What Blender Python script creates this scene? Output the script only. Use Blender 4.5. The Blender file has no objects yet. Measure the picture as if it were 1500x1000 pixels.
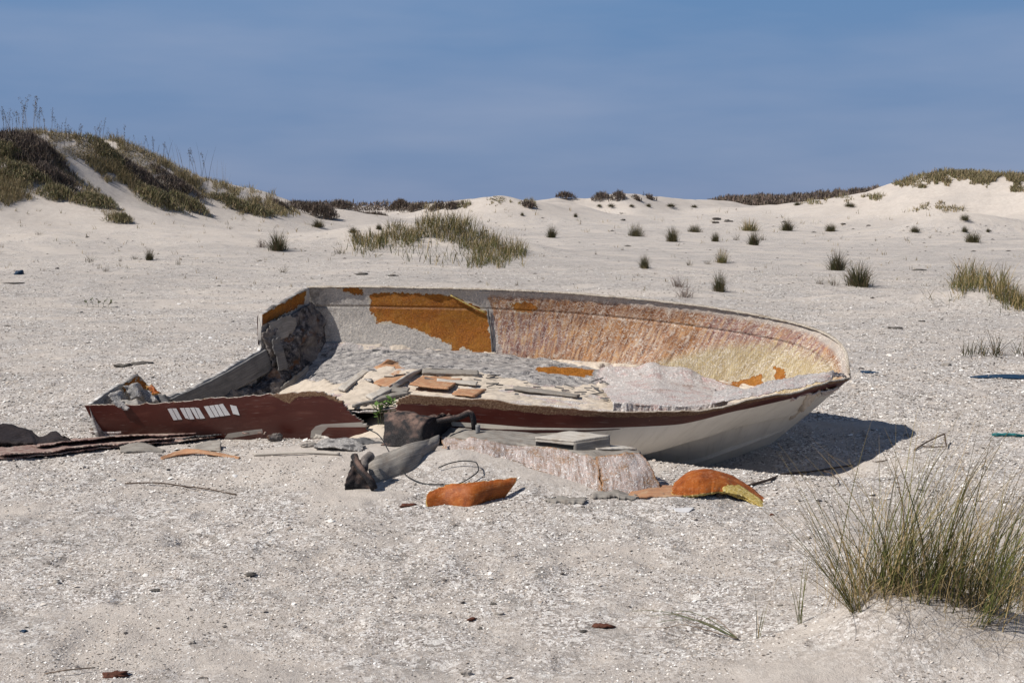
import bpy, bmesh, math, random
import numpy as np
from mathutils import Vector, Matrix

# ------------------------------------------------------------------ camera, sky, sun, exposure
S = bpy.context.scene
F, CH = 1800.0, 1.6                       # focal length in photo pixels (1500 wide), eye height
TH = math.atan(200.0 / F)                 # pitch: horizon sits 200 px above the middle
cam_d = bpy.data.cameras.new("camera"); cam = bpy.data.objects.new("camera", cam_d)
S.collection.objects.link(cam); S.camera = cam
cam.location = (0, 0, CH); cam.rotation_euler = (math.pi / 2 - TH, 0, 0)
cam_d.sensor_width = 36; cam_d.lens = 36 * F / 1500; cam_d.clip_end = 4000; cam_d.clip_start = 0.05
S.view_settings.view_transform = 'Standard'; S.view_settings.look = 'None'
S.view_settings.exposure = 0.10; S.view_settings.gamma = 1
S.render.engine = 'CYCLES'
S.cycles.use_denoising = True
S.cycles.max_bounces = 6

SHX, SHY = 0.90, 0.26                    # shadow of a 1 m stick
sdir = Vector((-SHX, -SHY, 1)).normalized()
sun_el = math.asin(sdir.z)
W = bpy.data.worlds.new("World"); S.world = W; W.use_nodes = True
sun_d = bpy.data.lights.new("sun", 'SUN'); sun_d.energy = 5.0; sun_d.angle = math.radians(0.5)
sun_d.color = (1.0, 0.95, 0.88)
sun = bpy.data.objects.new("sun", sun_d); S.collection.objects.link(sun)
sun.rotation_euler = sdir.to_track_quat('Z', 'Y').to_euler(); sun.location = (-8, 2, 10)


class NT:
    """tiny node-graph helper"""
    def __init__(s, tree):
        s.t = tree; s.t.nodes.clear()
    def n(s, typ, outp=0, props=None, **inp):
        nd = s.t.nodes.new(typ)
        for k, v in (props or {}).items(): setattr(nd, k, v)
        for k, v in inp.items():
            key = int(k[1:]) if k[0] == 'i' and k[1:].isdigit() else k.replace('_', ' ')
            sk = nd.inputs[key]
            if isinstance(v, bpy.types.NodeSocket): s.t.links.new(v, sk)
            elif isinstance(v, bpy.types.Node): s.t.links.new(v.outputs[0], sk)
            else:
                if sk.type == 'RGBA' and len(v) == 3: v = (*v, 1)
                sk.default_value = v
        return nd.outputs[outp] if len(nd.outputs) else nd
    def m(s, op, a, b=0.0, c=0.0, clamp=False):
        return s.n('ShaderNodeMath', props=dict(operation=op, use_clamp=clamp), i0=a, i1=b, i2=c)
    def mix(s, f, a, b, mode='MIX'):
        nd = s.t.nodes.new('ShaderNodeMix'); nd.data_type = 'RGBA'; nd.blend_type = mode
        for i, v in ((0, f), (6, a), (7, b)):
            if isinstance(v, bpy.types.NodeSocket): s.t.links.new(v, nd.inputs[i])
            else: nd.inputs[i].default_value = (*v, 1) if i > 0 and len(v) == 3 else v
        return nd.outputs[2]
    def mr(s, v, a, b, c=0.0, d=1.0):
        return s.n('ShaderNodeMapRange', Value=v, i1=a, i2=b, i3=c, i4=d)
    def ramp(s, f, stops, interp='LINEAR'):
        nd = s.t.nodes.new('ShaderNodeValToRGB'); nd.color_ramp.interpolation = interp
        e = nd.color_ramp.elements
        while len(e) < len(stops): e.new(0.5)
        for k, (p, c) in enumerate(stops):
            e[k].position = p; e[k].color = (*c, 1) if len(c) == 3 else c
        s.t.links.new(f, nd.inputs[0]); return nd.outputs[0]
    def noise(s, vec, scale, detail=4, rough=0.55, dist=0.0, outp=0):
        return s.n('ShaderNodeTexNoise', outp, Vector=vec, Scale=scale, Detail=detail, Roughness=rough, Distortion=dist)
    def att(s, name):
        nd = s.t.nodes.new('ShaderNodeAttribute'); nd.attribute_name = name; return nd.outputs['Fac']


nt = NT(W.node_tree)
sky = nt.n('ShaderNodeTexSky', props=dict(sky_type='NISHITA', sun_disc=False, sun_elevation=sun_el,
           sun_rotation=math.atan2(sdir.x, sdir.y), dust_density=0.3, ozone_density=3.0))
tc = nt.n('ShaderNodeTexCoord', 0)
up = nt.n('ShaderNodeSeparateXYZ', 2, Vector=tc)
grad = nt.ramp(up, [(0.0, (.152, .228, .398)), (0.07, (.148, .234, .412)), (0.17, (.116, .230, .428)), (0.45, (.062, .105, .20)), (1.0, (.04, .065, .12))])
cl = nt.noise(nt.n('ShaderNodeMapping', Vector=tc, Scale=(2.2, 2.2, 11)), 1.6, 4, .5)
clf = nt.m('MULTIPLY', nt.mr(cl, .40, .70), 0.24)
grad = nt.mix(clf, grad, (.42, .44, .55))
skyc = nt.mix(0.93, nt.mix(1.0, sky, (.09, .09, .09), 'MULTIPLY'), grad)
# the ground half of the sky sphere
bg = nt.n('ShaderNodeBackground', Color=nt.mix(1.0, skyc, (10, 10, 10), 'MULTIPLY'), Strength=0.1)
nt.n('ShaderNodeOutputWorld', Surface=bg)

# ------------------------------------------------------------------ helpers that place things from image pixels
CT, ST = math.cos(TH), math.sin(TH)
def P(px, py, d):
    """world point seen at photo pixel (px, py) at the distance y = d"""
    a = (px - 750) / F; b = (500 - py) / F
    dy = CT + b * ST; dz = -ST + b * CT; k = d / dy
    return np.array([a * k, d, CH + dz * k])
def proj(p):
    p = np.asarray(p, float); x = p[..., 0]; y = p[..., 1]; z = p[..., 2] - CH
    dep = y * CT - z * ST; u = y * ST + z * CT
    return np.stack([750 + F * x / dep, 500 - F * u / dep], -1)

rs = np.random.RandomState(7)
_T = rs.rand(256, 256)
def vnoise(x, y):
    xi = np.floor(x).astype(int); yi = np.floor(y).astype(int); fx = x - xi; fy = y - yi
    fx = fx * fx * (3 - 2 * fx); fy = fy * fy * (3 - 2 * fy)
    a = _T[xi & 255, yi & 255]; b = _T[(xi + 1) & 255, yi & 255]
    c = _T[xi & 255, (yi + 1) & 255]; d = _T[(xi + 1) & 255, (yi + 1) & 255]
    return (a * (1 - fx) + b * fx) * (1 - fy) + (c * (1 - fx) + d * fx) * fy - 0.5
def fbm(x, y, o=4, g=0.5):
    s = 0; a = 1
    for k in range(o):
        s = s + a * vnoise(x * 2 ** k + 17.3 * k, y * 2 ** k - 9.1 * k); a *= g
    return s

def crest(pts):
    return np.array([P(*p) for p in pts])
CRESTS = [
    (crest([(-300, 175, 34), (-80, 192, 37), (0, 196, 38), (60, 198, 40), (105, 222, 42), (150, 217, 43), (200, 231, 46), (260, 253, 50), (320, 277, 58), (370, 293, 66), (430, 305, 80)]), 4.6, 2.1),
    (crest([(1150, 306, 84), (1240, 298, 78), (1290, 284, 74), (1330, 272, 72), (1390, 257, 70), (1440, 256, 68), (1520, 262, 66), (1700, 262, 62)]), 5.2, 2.2),
    (crest([(660, 306, 76), (700, 296, 72), (730, 292, 70), (760, 296, 71), (800, 301, 74)]), 3.4, 2.0),
    (crest([(790, 300, 84), (830, 294, 86), (870, 295, 86), (905, 293, 86), (950, 297, 90), (1050, 300, 96)]), 3.5, 2.2),
    (crest([(1080, 306, 110), (1160, 302, 104), (1210, 298, 100), (1300, 293, 96)]), 4.0, 2.2),
]
def seg_dist(x, y, c):
    best = np.full(x.shape, 1e9); zz = np.zeros(x.shape)
    for a, b in zip(c[:-1], c[1:]):
        dx, dy = b[0] - a[0], b[1] - a[1]
        t = np.clip(((x - a[0]) * dx + (y - a[1]) * dy) / (dx * dx + dy * dy), 0, 1)
        d = np.hypot(x - a[0] - t * dx, y - a[1] - t * dy)
        m = d < best; best = np.where(m, d, best); zz = np.where(m, a[2] + t * (b[2] - a[2]), zz)
    return best, zz
# x, y, rx, ry, h, rotation
MOUNDS = [(-1.75, 31.5, 2.5, 1.6, .62, 0), (-3.4, 32.5, 1.8, 1.2, .22, 0), (7.1, 18.3, 1.7, .7, .27, -.25), (8.6, 17.3, .9, .6, .12, 0),
          (20.3, 56, 3.0, 1.6, 1.0, 0), (1.42, 4.35, .34, .26, .17, .3), (1.75, 4.2, .5, .4, .10, .0), (.95, 3.95, .55, .28, .05, .4),
          (-.22, 7.0, .62, .28, .085, -.15), (.25, 6.75, .55, .22, .03, -.3), (5.2, 19.4, .6, .35, .10, 0), (-.85, 6.5, .35, .22, .03, 0),
          (2.6, 8.7, .6, .25, .04, -.2), (-1.2, 7.55, .5, .25, .03, 0),
          (-2.4, 8.1, .7, .5, -.02, 0), (-.45, 7.5, 1.15, .75, .085, 0), (1.95, 7.75, .62, .42, -.13, -.12), (1.15, 8.12, .72, .46, -.20, -.12), (.75, 7.2, .35, .22, -.04, 0)]
def ground(x, y):
    x = np.asarray(x, float); y = np.asarray(y, float)
    r = np.hypot(x, y)
    far = np.clip((r - 12) / 30, 0, 1)
    h = fbm(x * .07, y * .05 + 3.3, 3) * .35 * far + fbm(x * .35, y * .35, 3) * .05 * np.clip(r / 6, .5, 1.5)
    near = np.clip(1 - (r - 10) / 12, 0, 1)
    h = h - .085 * np.clip(1 - (r - 10) / 14, 0, 1)
    h = h + near * (fbm(x * 2.3 + 5, y * 2.3, 3) * .022 + fbm(x * 7 + .6 * y, y * 9 + 3, 3, .6) * .010)
    dn = fbm(x * 4.5 + 2, y * 5.5, 2); h = h - near * (np.clip(dn - .17, 0, .3) * .06 + np.clip(fbm(x * 1.4 + 7, y * 1.9, 2) - .25, 0, .3) * .10)
    sm = np.zeros(x.shape)
    for k, (c, w, p) in enumerate(CRESTS):
        d, z = seg_dist(x, y, c)
        wv = w * (1 + .5 * fbm(x * .16 + k, y * .16, 2))
        add = z / (1 + (d / wv) ** p)
        h = np.maximum(h, 0) * 0 + h + add * (1 + .10 * fbm(x * .45, y * .45, 3)) - add * 0
        sm = np.maximum(sm, np.clip(add / 1.2, 0, 1))
    for (mx, my, rx, ry, mh, ro) in MOUNDS:
        c, s = math.cos(ro), math.sin(ro); dx, dy = x - mx, y - my
        g = np.exp(-((dx * c + dy * s) / rx) ** 2 - ((-dx * s + dy * c) / ry) ** 2)
        h = h + mh * g
        sm = np.maximum(sm, np.clip(g * 1.3 - .2, 0, 1) * (.9 if mh > 0 else .5))
    return h, sm
def gh(x, y): return float(ground(np.array([x]), np.array([y]))[0][0])
_YS = np.concatenate([np.linspace(2.0, 14, 240), np.geomspace(14.05, 170, 420)])
_SL = np.linspace(-.62, .62, 1300)
_HT = ground(_YS[:, None] * _SL[None], _YS[:, None] * np.ones((1, 1300)))[0]
def G(px, py):
    """vectorised: photo pixels -> points on the ground"""
    px = np.atleast_1d(np.asarray(px, float)); py = np.atleast_1d(np.asarray(py, float))
    a = (px - 750) / F; b = (500 - py) / F
    rx = a / (CT + b * ST); rz = (-ST + b * CT) / (CT + b * ST)
    k = np.clip((rx + .62) / 1.24 * 1299, 0, 1298.999); k0 = k.astype(int); f = k - k0; hit = np.full(px.shape, np.nan)
    for s in range(0, len(px), 2000):
        q = slice(s, s + 2000)
        H = _HT[:, k0[q]] * (1 - f[q]) + _HT[:, k0[q] + 1] * f[q]; D = CH + rz[q][None] * _YS[:, None] - H
        i = np.argmax(D <= 0, axis=0); ok = (D <= 0).any(0) & (i > 0); j = np.arange(D.shape[1]); i = np.maximum(i, 1)
        d0, d1 = D[i - 1, j], D[i, j]; hit[q] = np.where(ok, _YS[i - 1] + (_YS[i] - _YS[i - 1]) * d0 / np.maximum(d0 - d1, 1e-9), np.nan)
    x = rx * hit; z = ground(np.nan_to_num(x), np.nan_to_num(hit))[0]
    return np.stack([x, hit, z], -1)
def G1(px, py):
    p = G(px, py)[0]
    if np.isnan(p[0]): p = P(px, min(py, 340), 60); p[2] = gh(p[0], p[1])
    return p

# ------------------------------------------------------------------ object helpers
COL = S.collection
def tag(o, label=None, cat=None, group=None, kind=None):
    for k, v in (('label', label), ('category', cat), ('group', group), ('kind', kind)):
        if v: o[k] = v
    return o
def empty(name, loc=(0, 0, 0)):
    o = bpy.data.objects.new(name, None); COL.objects.link(o); o.location = loc; o.empty_display_size = .1; return o
def mesh(name, V, Fc, mats, parent=None, attrs=None, smooth=True):
    V = np.asarray(V, float).reshape(-1, 3)
    org = Vector((0, 0, 0)); q_ = parent
    while q_ is not None: org += q_.location; q_ = q_.parent
    me = bpy.data.meshes.new(name)
    if isinstance(Fc, np.ndarray):
        n, k = Fc.shape
        me.vertices.add(len(V)); me.vertices.foreach_set('co', (V - np.array(org)).ravel())
        me.loops.add(n * k); me.loops.foreach_set('vertex_index', Fc.astype(np.int32).ravel())
        me.polygons.add(n); me.polygons.foreach_set('loop_start', np.arange(0, n * k, k, dtype=np.int32))
        me.update(calc_edges=True)
    else:
        me.from_pydata([tuple(v - np.array(org)) for v in V], [], Fc); me.update()
    for m in (mats if isinstance(mats, (list, tuple)) else [mats]): me.materials.append(m)
    if smooth: me.polygons.foreach_set('use_smooth', [True] * len(me.polygons))
    for k, a in (attrs or {}).items():
        at = me.attributes.new(k, 'FLOAT', 'POINT'); at.data.foreach_set('value', np.asarray(a, float).ravel())
    o = bpy.data.objects.new(name, me); COL.objects.link(o)
    if parent is not None: o.parent = parent
    return o
def setbase(o):
    """move the origin of a free mesh to its base"""
    me = o.data; n = len(me.vertices); co = np.empty(n * 3); me.vertices.foreach_get('co', co); co = co.reshape(-1, 3)
    c = (co.min(0) + co.max(0)) / 2; c[2] = co[:, 2].min(); co -= c
    me.vertices.foreach_set('co', co.ravel()); me.update(); o.location = c; return o
def grid_faces(nu, nv, keep=None):
    i, j = np.meshgrid(np.arange(nu - 1), np.arange(nv - 1), indexing='ij')
    a = i * nv + j; f = np.stack([a, a + nv, a + nv + 1, a + 1], -1).reshape(-1, 4)
    if keep is not None: f = f[keep.ravel()[f].all(1)]
    return f
def solid(o, th, off=-1, mo=0, mr=0):
    m = o.modifiers.new('shell', 'SOLIDIFY'); m.thickness = th; m.offset = off
    m.material_offset = mo; m.material_offset_rim = mr; m.use_even_offset = False; return o
def pchip(ts, ps, t):
    ts = np.asarray(ts, float); ps = np.asarray(ps, float); h = np.diff(ts); d = np.diff(ps, axis=0) / h[:, None]
    m = np.zeros_like(ps); m[0], m[-1] = d[0], d[-1]
    for i in range(1, len(ts) - 1):
        same = np.sign(d[i - 1]) * np.sign(d[i]) > 0
        w1, w2 = 2 * h[i] + h[i - 1], h[i] + 2 * h[i - 1]
        with np.errstate(divide='ignore', invalid='ignore'):
            m[i] = np.where(same, (w1 + w2) / (w1 / d[i - 1] + w2 / d[i]), 0)
    t = np.clip(np.asarray(t, float), ts[0], ts[-1]); k = np.clip(np.searchsorted(ts, t, 'right') - 1, 0, len(ts) - 2)
    u = ((t - ts[k]) / h[k])[:, None]; H = h[k][:, None]
    return ((2*u**3 - 3*u**2 + 1) * ps[k] + (u**3 - 2*u**2 + u) * H * m[k] + (-2*u**3 + 3*u**2) * ps[k+1] + (u**3 - u**2) * H * m[k+1])
def line(ctrl, t):
    return pchip([c[0] for c in ctrl], [c[1] if len(c) == 2 else P(*c[1:]) for c in ctrl], t)
def sd_poly(p, poly):
    """signed distance, positive inside"""
    p = np.asarray(p, float); poly = np.asarray(poly, float); d = np.full(len(p), 1e9); ins = np.zeros(len(p), bool)
    for a, b in zip(poly, np.roll(poly, -1, 0)):
        e = b - a; w = p - a; t = np.clip((w @ e) / max(e @ e, 1e-12), 0, 1)
        d = np.minimum(d, np.hypot(*(w - t[:, None] * e).T))
        c = (a[1] > p[:, 1]) != (b[1] > p[:, 1])
        with np.errstate(divide='ignore', invalid='ignore'):
            xx = a[0] + (p[:, 1] - a[1]) * (b[0] - a[0]) / (b[1] - a[1])
        ins ^= c & (p[:, 0] < xx)
    return np.where(ins, d, -d)
def normals(Gd):
    du = np.gradient(Gd, axis=0); dv = np.gradient(Gd, axis=1); n = np.cross(du, dv)
    return n / np.maximum(np.linalg.norm(n, axis=-1, keepdims=True), 1e-9)
def patch(name, rows, mats, parent=None, nu=60, nv=24, th=.008, jag=.006, bumpy=.003, seed=1, off=-1, mo=0, mr=0, ends=True):
    """bent, torn sheet from rows of control points (rows run across, columns along)"""
    R = np.array([[P(*p) if not isinstance(p, np.ndarray) else p for p in r] for r in rows])
    a, b = R.shape[:2]; u = np.linspace(0, 1, nu); v = np.linspace(0, 1, nv)
    tmp = np.stack([pchip(np.linspace(0, 1, b), R[i], u) for i in range(a)])          # a, nu, 3
    Gd = np.stack([pchip(np.linspace(0, 1, a), tmp[:, k], v) for k in range(nu)])      # nu, nv, 3
    U = np.cumsum(np.r_[0, np.linalg.norm(np.diff(Gd[:, nv // 2], axis=0), axis=1)])[:, None] * np.ones((1, nv))
    V = np.cumsum(np.r_[0, np.linalg.norm(np.diff(Gd[nu // 2], axis=0), axis=1)])[None] * np.ones((nu, 1))
    jag = jag * .55; dv = Gd[:, -1] - Gd[:, 0]; du = Gd[-1] - Gd[0]
    dv /= np.maximum(np.linalg.norm(dv, axis=1, keepdims=True), 1e-6); du /= np.maximum(np.linalg.norm(du, axis=1, keepdims=True), 1e-6)
    j0 = fbm(U[:, 0] * 30 + seed, U[:, 0] * 0 + seed * 3.1, 4, .7) * jag * 2; j1 = fbm(U[:, 0] * 30 - seed * 5, U[:, 0] * 0 + seed * 1.7, 4, .7) * jag * 2
    w = v[None, :, None]
    Gd = Gd + dv[:, None] * (j0[:, None, None] * (1 - w) ** 3 + j1[:, None, None] * w ** 3)
    if ends:
        e0 = fbm(V[0] * 30 + seed, V[0] * 0 + 7.7 * seed, 4, .7) * jag * 2; e1 = fbm(V[0] * 30 - seed, V[0] * 0 + 2.7 * seed, 4, .7) * jag * 2
        w = u[:, None, None]
        Gd = Gd + du[None] * (e0[None, :, None] * (1 - w) ** 6 + e1[None, :, None] * w ** 6)
    Gd = Gd + normals(Gd) * (fbm(U * 9 + seed, V * 9, 3) * bumpy * 2)[..., None]
    edge = np.minimum(np.minimum(U, U.max() - U), np.minimum(V, V.max() - V))
    o = mesh(name, Gd.reshape(-1, 3), grid_faces(nu, nv)[:, ::-1], mats, parent, dict(U=U, V=V, edge=edge))
    if th: solid(o, th, off, mo, mr)
    return o
def lump(name, c, r, mat, parent=None, seed=0, rough=.35, freq=2.0, sub=4, rot=0.0, floor=None):
    bm = bmesh.new(); bmesh.ops.create_icosphere(bm, subdivisions=sub, radius=1)
    V = np.array([v.co[:] for v in bm.verts]); Fc = [[v.index for v in f.verts] for f in bm.faces]; bm.free()
    n = fbm(V[:, 0] * freq + seed, V[:, 1] * freq + V[:, 2] * freq * 1.3 + seed, 4, .6) + .6 * fbm(V[:, 2] * freq - seed, V[:, 0] * freq, 4, .6)
    V = V * (1 + rough * n)[:, None] * np.array(r)
    cs, sn = math.cos(rot), math.sin(rot)
    V = np.stack([V[:, 0] * cs - V[:, 1] * sn, V[:, 0] * sn + V[:, 1] * cs, V[:, 2]], -1) + np.array(c)
    o = mesh(name, V, Fc, mat, parent)
    return o if parent is not None else setbase(o)
def tube(name, pts, r, mat, parent=None, sides=6, taper=1.0, n=None):
    pts = np.array(pts, float); L = np.r_[0, np.cumsum(np.linalg.norm(np.diff(pts, axis=0), axis=1))]
    n = n or max(12, int(L[-1] / .02)); C = pchip(L + np.arange(len(L)) * 1e-7, pts, np.linspace(0, L[-1], n))
    T = np.gradient(C, axis=0); T /= np.linalg.norm(T, axis=1, keepdims=True)
    upv = np.array([0, 0, 1.0]) if abs(T[:, 2]).mean() < .8 else np.array([1.0, 0, 0])
    A = np.cross(T, upv); A /= np.maximum(np.linalg.norm(A, axis=1, keepdims=True), 1e-6); B = np.cross(T, A)
    rr = np.linspace(r, r * taper, n) * (1 + .25 * fbm(np.linspace(0, L[-1] * 25, n), np.zeros(n) + r * 900, 2))
    an = np.linspace(0, 2 * math.pi, sides, endpoint=False)
    V = C[:, None] + rr[:, None, None] * (A[:, None] * np.cos(an)[None, :, None] + B[:, None] * np.sin(an)[None, :, None])
    f = []
    for i in range(n - 1):
        for k in range(sides): f.append([i*sides+k, i*sides+(k+1) % sides, (i+1)*sides+(k+1) % sides, (i+1)*sides+k])
    f.append(list(range(sides))[::-1]); f.append([(n-1)*sides+k for k in range(sides)])
    o = mesh(name, V.reshape(-1, 3), f, mat, parent)
    return o if parent is not None else setbase(o)
def board(name, pts4, th, mat, parent=None, seed=1, nu=24, nv=8, **kw):
    """pts4: corners a b c d of the top face (a-b long edge)"""
    a, b, c, d = [np.array(p) for p in pts4]
    return patch(name, [[a, (a + b) / 2, b], [(a + d) / 2, (a + b + c + d) / 4, (b + c) / 2], [d, (c + d) / 2, c]], mat, parent, nu=nu, nv=nv, th=th, seed=seed, **kw)

# ------------------------------------------------------------------ materials
MATS = {}
def mat(name, fn, rough=.9, spec=.2, bump=None):
    m = bpy.data.materials.new(name); m.use_nodes = True; g = NT(m.node_tree)
    r = fn(g); colr, bmp = r[0], r[1]; ro = r[2] if len(r) > 2 else rough
    inp = dict(Base_Color=colr, Roughness=ro, Specular_IOR_Level=spec)
    if bmp is not None:
        inp['Normal'] = g.n('ShaderNodeBump', Strength=bump[0], Distance=bump[1], Height=bmp)
    b = g.n('ShaderNodeBsdfPrincipled', **inp)
    g.n('ShaderNodeOutputMaterial', Surface=b); MATS[name] = m; return m
def pos(g): return g.n('ShaderNodeNewGeometry', 0)
def uvv(g): return g.n('ShaderNodeCombineXYZ', X=g.att('U'), Y=g.att('V'))

def f_sand(g):
    p = pos(g); sm = g.att('smooth')
    n0 = g.noise(p, .8, 4, .6); n1 = g.noise(p, 6, 5, .65); n2 = g.noise(p, 160, 3, .7)
    base = g.ramp(n1, [(.3, (.43, .375, .33)), (.55, (.50, .445, .395)), (.75, (.57, .515, .46))])
    base = g.mix(g.mr(n0, .35, .65, 0, .35), base, (.55, .50, .45))
    dirty = g.mr(g.noise(p, 1.7, 5, .7, .6), .50, .72, 0, .42)
    base = g.mix(dirty, base, (.34, .30, .265))
    jit = g.n('ShaderNodeVectorMath', props=dict(operation='ADD'), i0=p, i1=g.n('ShaderNodeVectorMath', props=dict(operation='SCALE'), i0=g.noise(p, 60, 2, .5, 0, 1), Scale=.01))
    v1 = g.n('ShaderNodeTexVoronoi', 1, Vector=jit, Scale=110.0)       # 6 mm crumbs
    v2 = g.n('ShaderNodeTexVoronoi', 1, Vector=jit, Scale=58.0)
    v3 = g.n('ShaderNodeTexVoronoi', 1, Vector=jit, Scale=26.0)
    s1 = g.n('ShaderNodeSeparateColor', 0, Color=v1); s2 = g.n('ShaderNodeSeparateColor', 0, Color=v2); s3 = g.n('ShaderNodeSeparateColor', 0, Color=v3)
    crumbs = g.ramp(s1, [(0, (.12, .10, .09)), (.12, (.25, .215, .19)), (.32, (.42, .375, .345)), (.62, (.53, .485, .45)), (.82, (.76, .72, .69)), (1, (.90, .88, .87))])
    patchy = g.mr(g.noise(p, 3.1, 4, .65), .36, .56, .30, 1.0)
    hash_f = g.m('MULTIPLY', patchy, g.m('SUBTRACT', 1.0, g.m('MULTIPLY', sm, .9), clamp=True))
    c = g.mix(hash_f, base, crumbs)
    w2 = g.m('MULTIPLY', g.m('GREATER_THAN', s2, .86), g.m('MULTIPLY', hash_f, .85))
    c = g.mix(w2, c, (.82, .79, .75))
    d2 = g.m('MULTIPLY', g.m('LESS_THAN', s2, .10), g.m('MULTIPLY', hash_f, .7))
    c = g.mix(d2, c, (.20, .175, .155))
    w3 = g.m('MULTIPLY', g.m('GREATER_THAN', s3, .955), g.m('MULTIPLY', hash_f, .7))
    c = g.mix(w3, c, (.85, .82, .78))
    d3 = g.m('MULTIPLY', g.m('LESS_THAN', s3, .05), g.m('MULTIPLY', hash_f, .6))
    c = g.mix(d3, c, (.17, .15, .13))
    c = g.mix(g.m('MULTIPLY', g.mr(g.noise(g.n('ShaderNodeMapping', Vector=p, Scale=(.12, .30, 1)), 1.5, 4, .6), .48, .66), .40), c, (.36, .33, .31))
    c = g.mix(.12, c, g.mix(n2, (.3, .27, .24), (.7, .65, .6)))
    far = g.n('ShaderNodeTexVoronoi', 1, Vector=p, Scale=9.0)
    sf = g.n('ShaderNodeSeparateColor', 0, Color=far)
    c = g.mix(g.m('MULTIPLY', g.m('LESS_THAN', sf, .07), g.m('MULTIPLY', hash_f, .45)), c, (.2, .18, .16))
    h = g.m('ADD', g.m('MULTIPLY', s1, g.m('MULTIPLY', hash_f, .5)), g.m('ADD', g.m('MULTIPLY', n1, 1.2), g.m('MULTIPLY', n2, .35)))
    h = g.m('ADD', h, g.m('MULTIPLY', s2, g.m('MULTIPLY', hash_f, .6)))
    return c, h
M_SAND = mat('shell_sand', f_sand, .95, .1, (1.0, .016))

def f_drift(g):
    p = pos(g); n = g.noise(p, 9, 5, .65); n2 = g.noise(p, 220, 3, .7); n3 = g.noise(p, 34, 4, .7)
    c = g.ramp(n, [(.3, (.46, .385, .30)), (.7, (.60, .52, .43))])
    c = g.mix(g.mr(n3, .56, .68, 0, .6), c, (.30, .24, .19))
    c = g.mix(.25, c, g.mix(n2, (.25, .2, .16), (.8, .74, .66)))
    return c, g.m('ADD', g.m('MULTIPLY', n, 1.0), g.m('ADD', g.m('MULTIPLY', n2, .15), g.m('MULTIPLY', n3, .4)))
M_DRIFT = mat('drift_sand', f_drift, .95, .1, (.8, .01))

def strands(g, v, sc=1.0):
    """short crossing glass fibres, 0..1"""
    out = None
    for k, (a, s) in enumerate(((.6, 1.0), (-.7, 1.1), (1.35, .9), (.1, 1.2))):
        vv = g.n('ShaderNodeMapping', Vector=v, Rotation=(0, 0, a), Location=(k * 3.1, k, 0))
        vv = g.n('ShaderNodeMapping', Vector=vv, Scale=(24 * sc * s, 150 * sc * s, 40))
        x = g.mr(g.noise(vv, 1.0, 2, .5), .57, .66)
        out = x if out is None else g.m('MAXIMUM', out, x)
    return out
def jag(g, sd, v, amp=.02, sc=25):
    """signed distance (m) roughened by noise -> 0..1 mask"""
    n = g.m('SUBTRACT', g.noise(v, sc, 5, .65), .5)
    return g.mr(g.m('ADD', sd, g.m('MULTIPLY', n, amp * 2)), -.0015, .0015)

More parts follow.
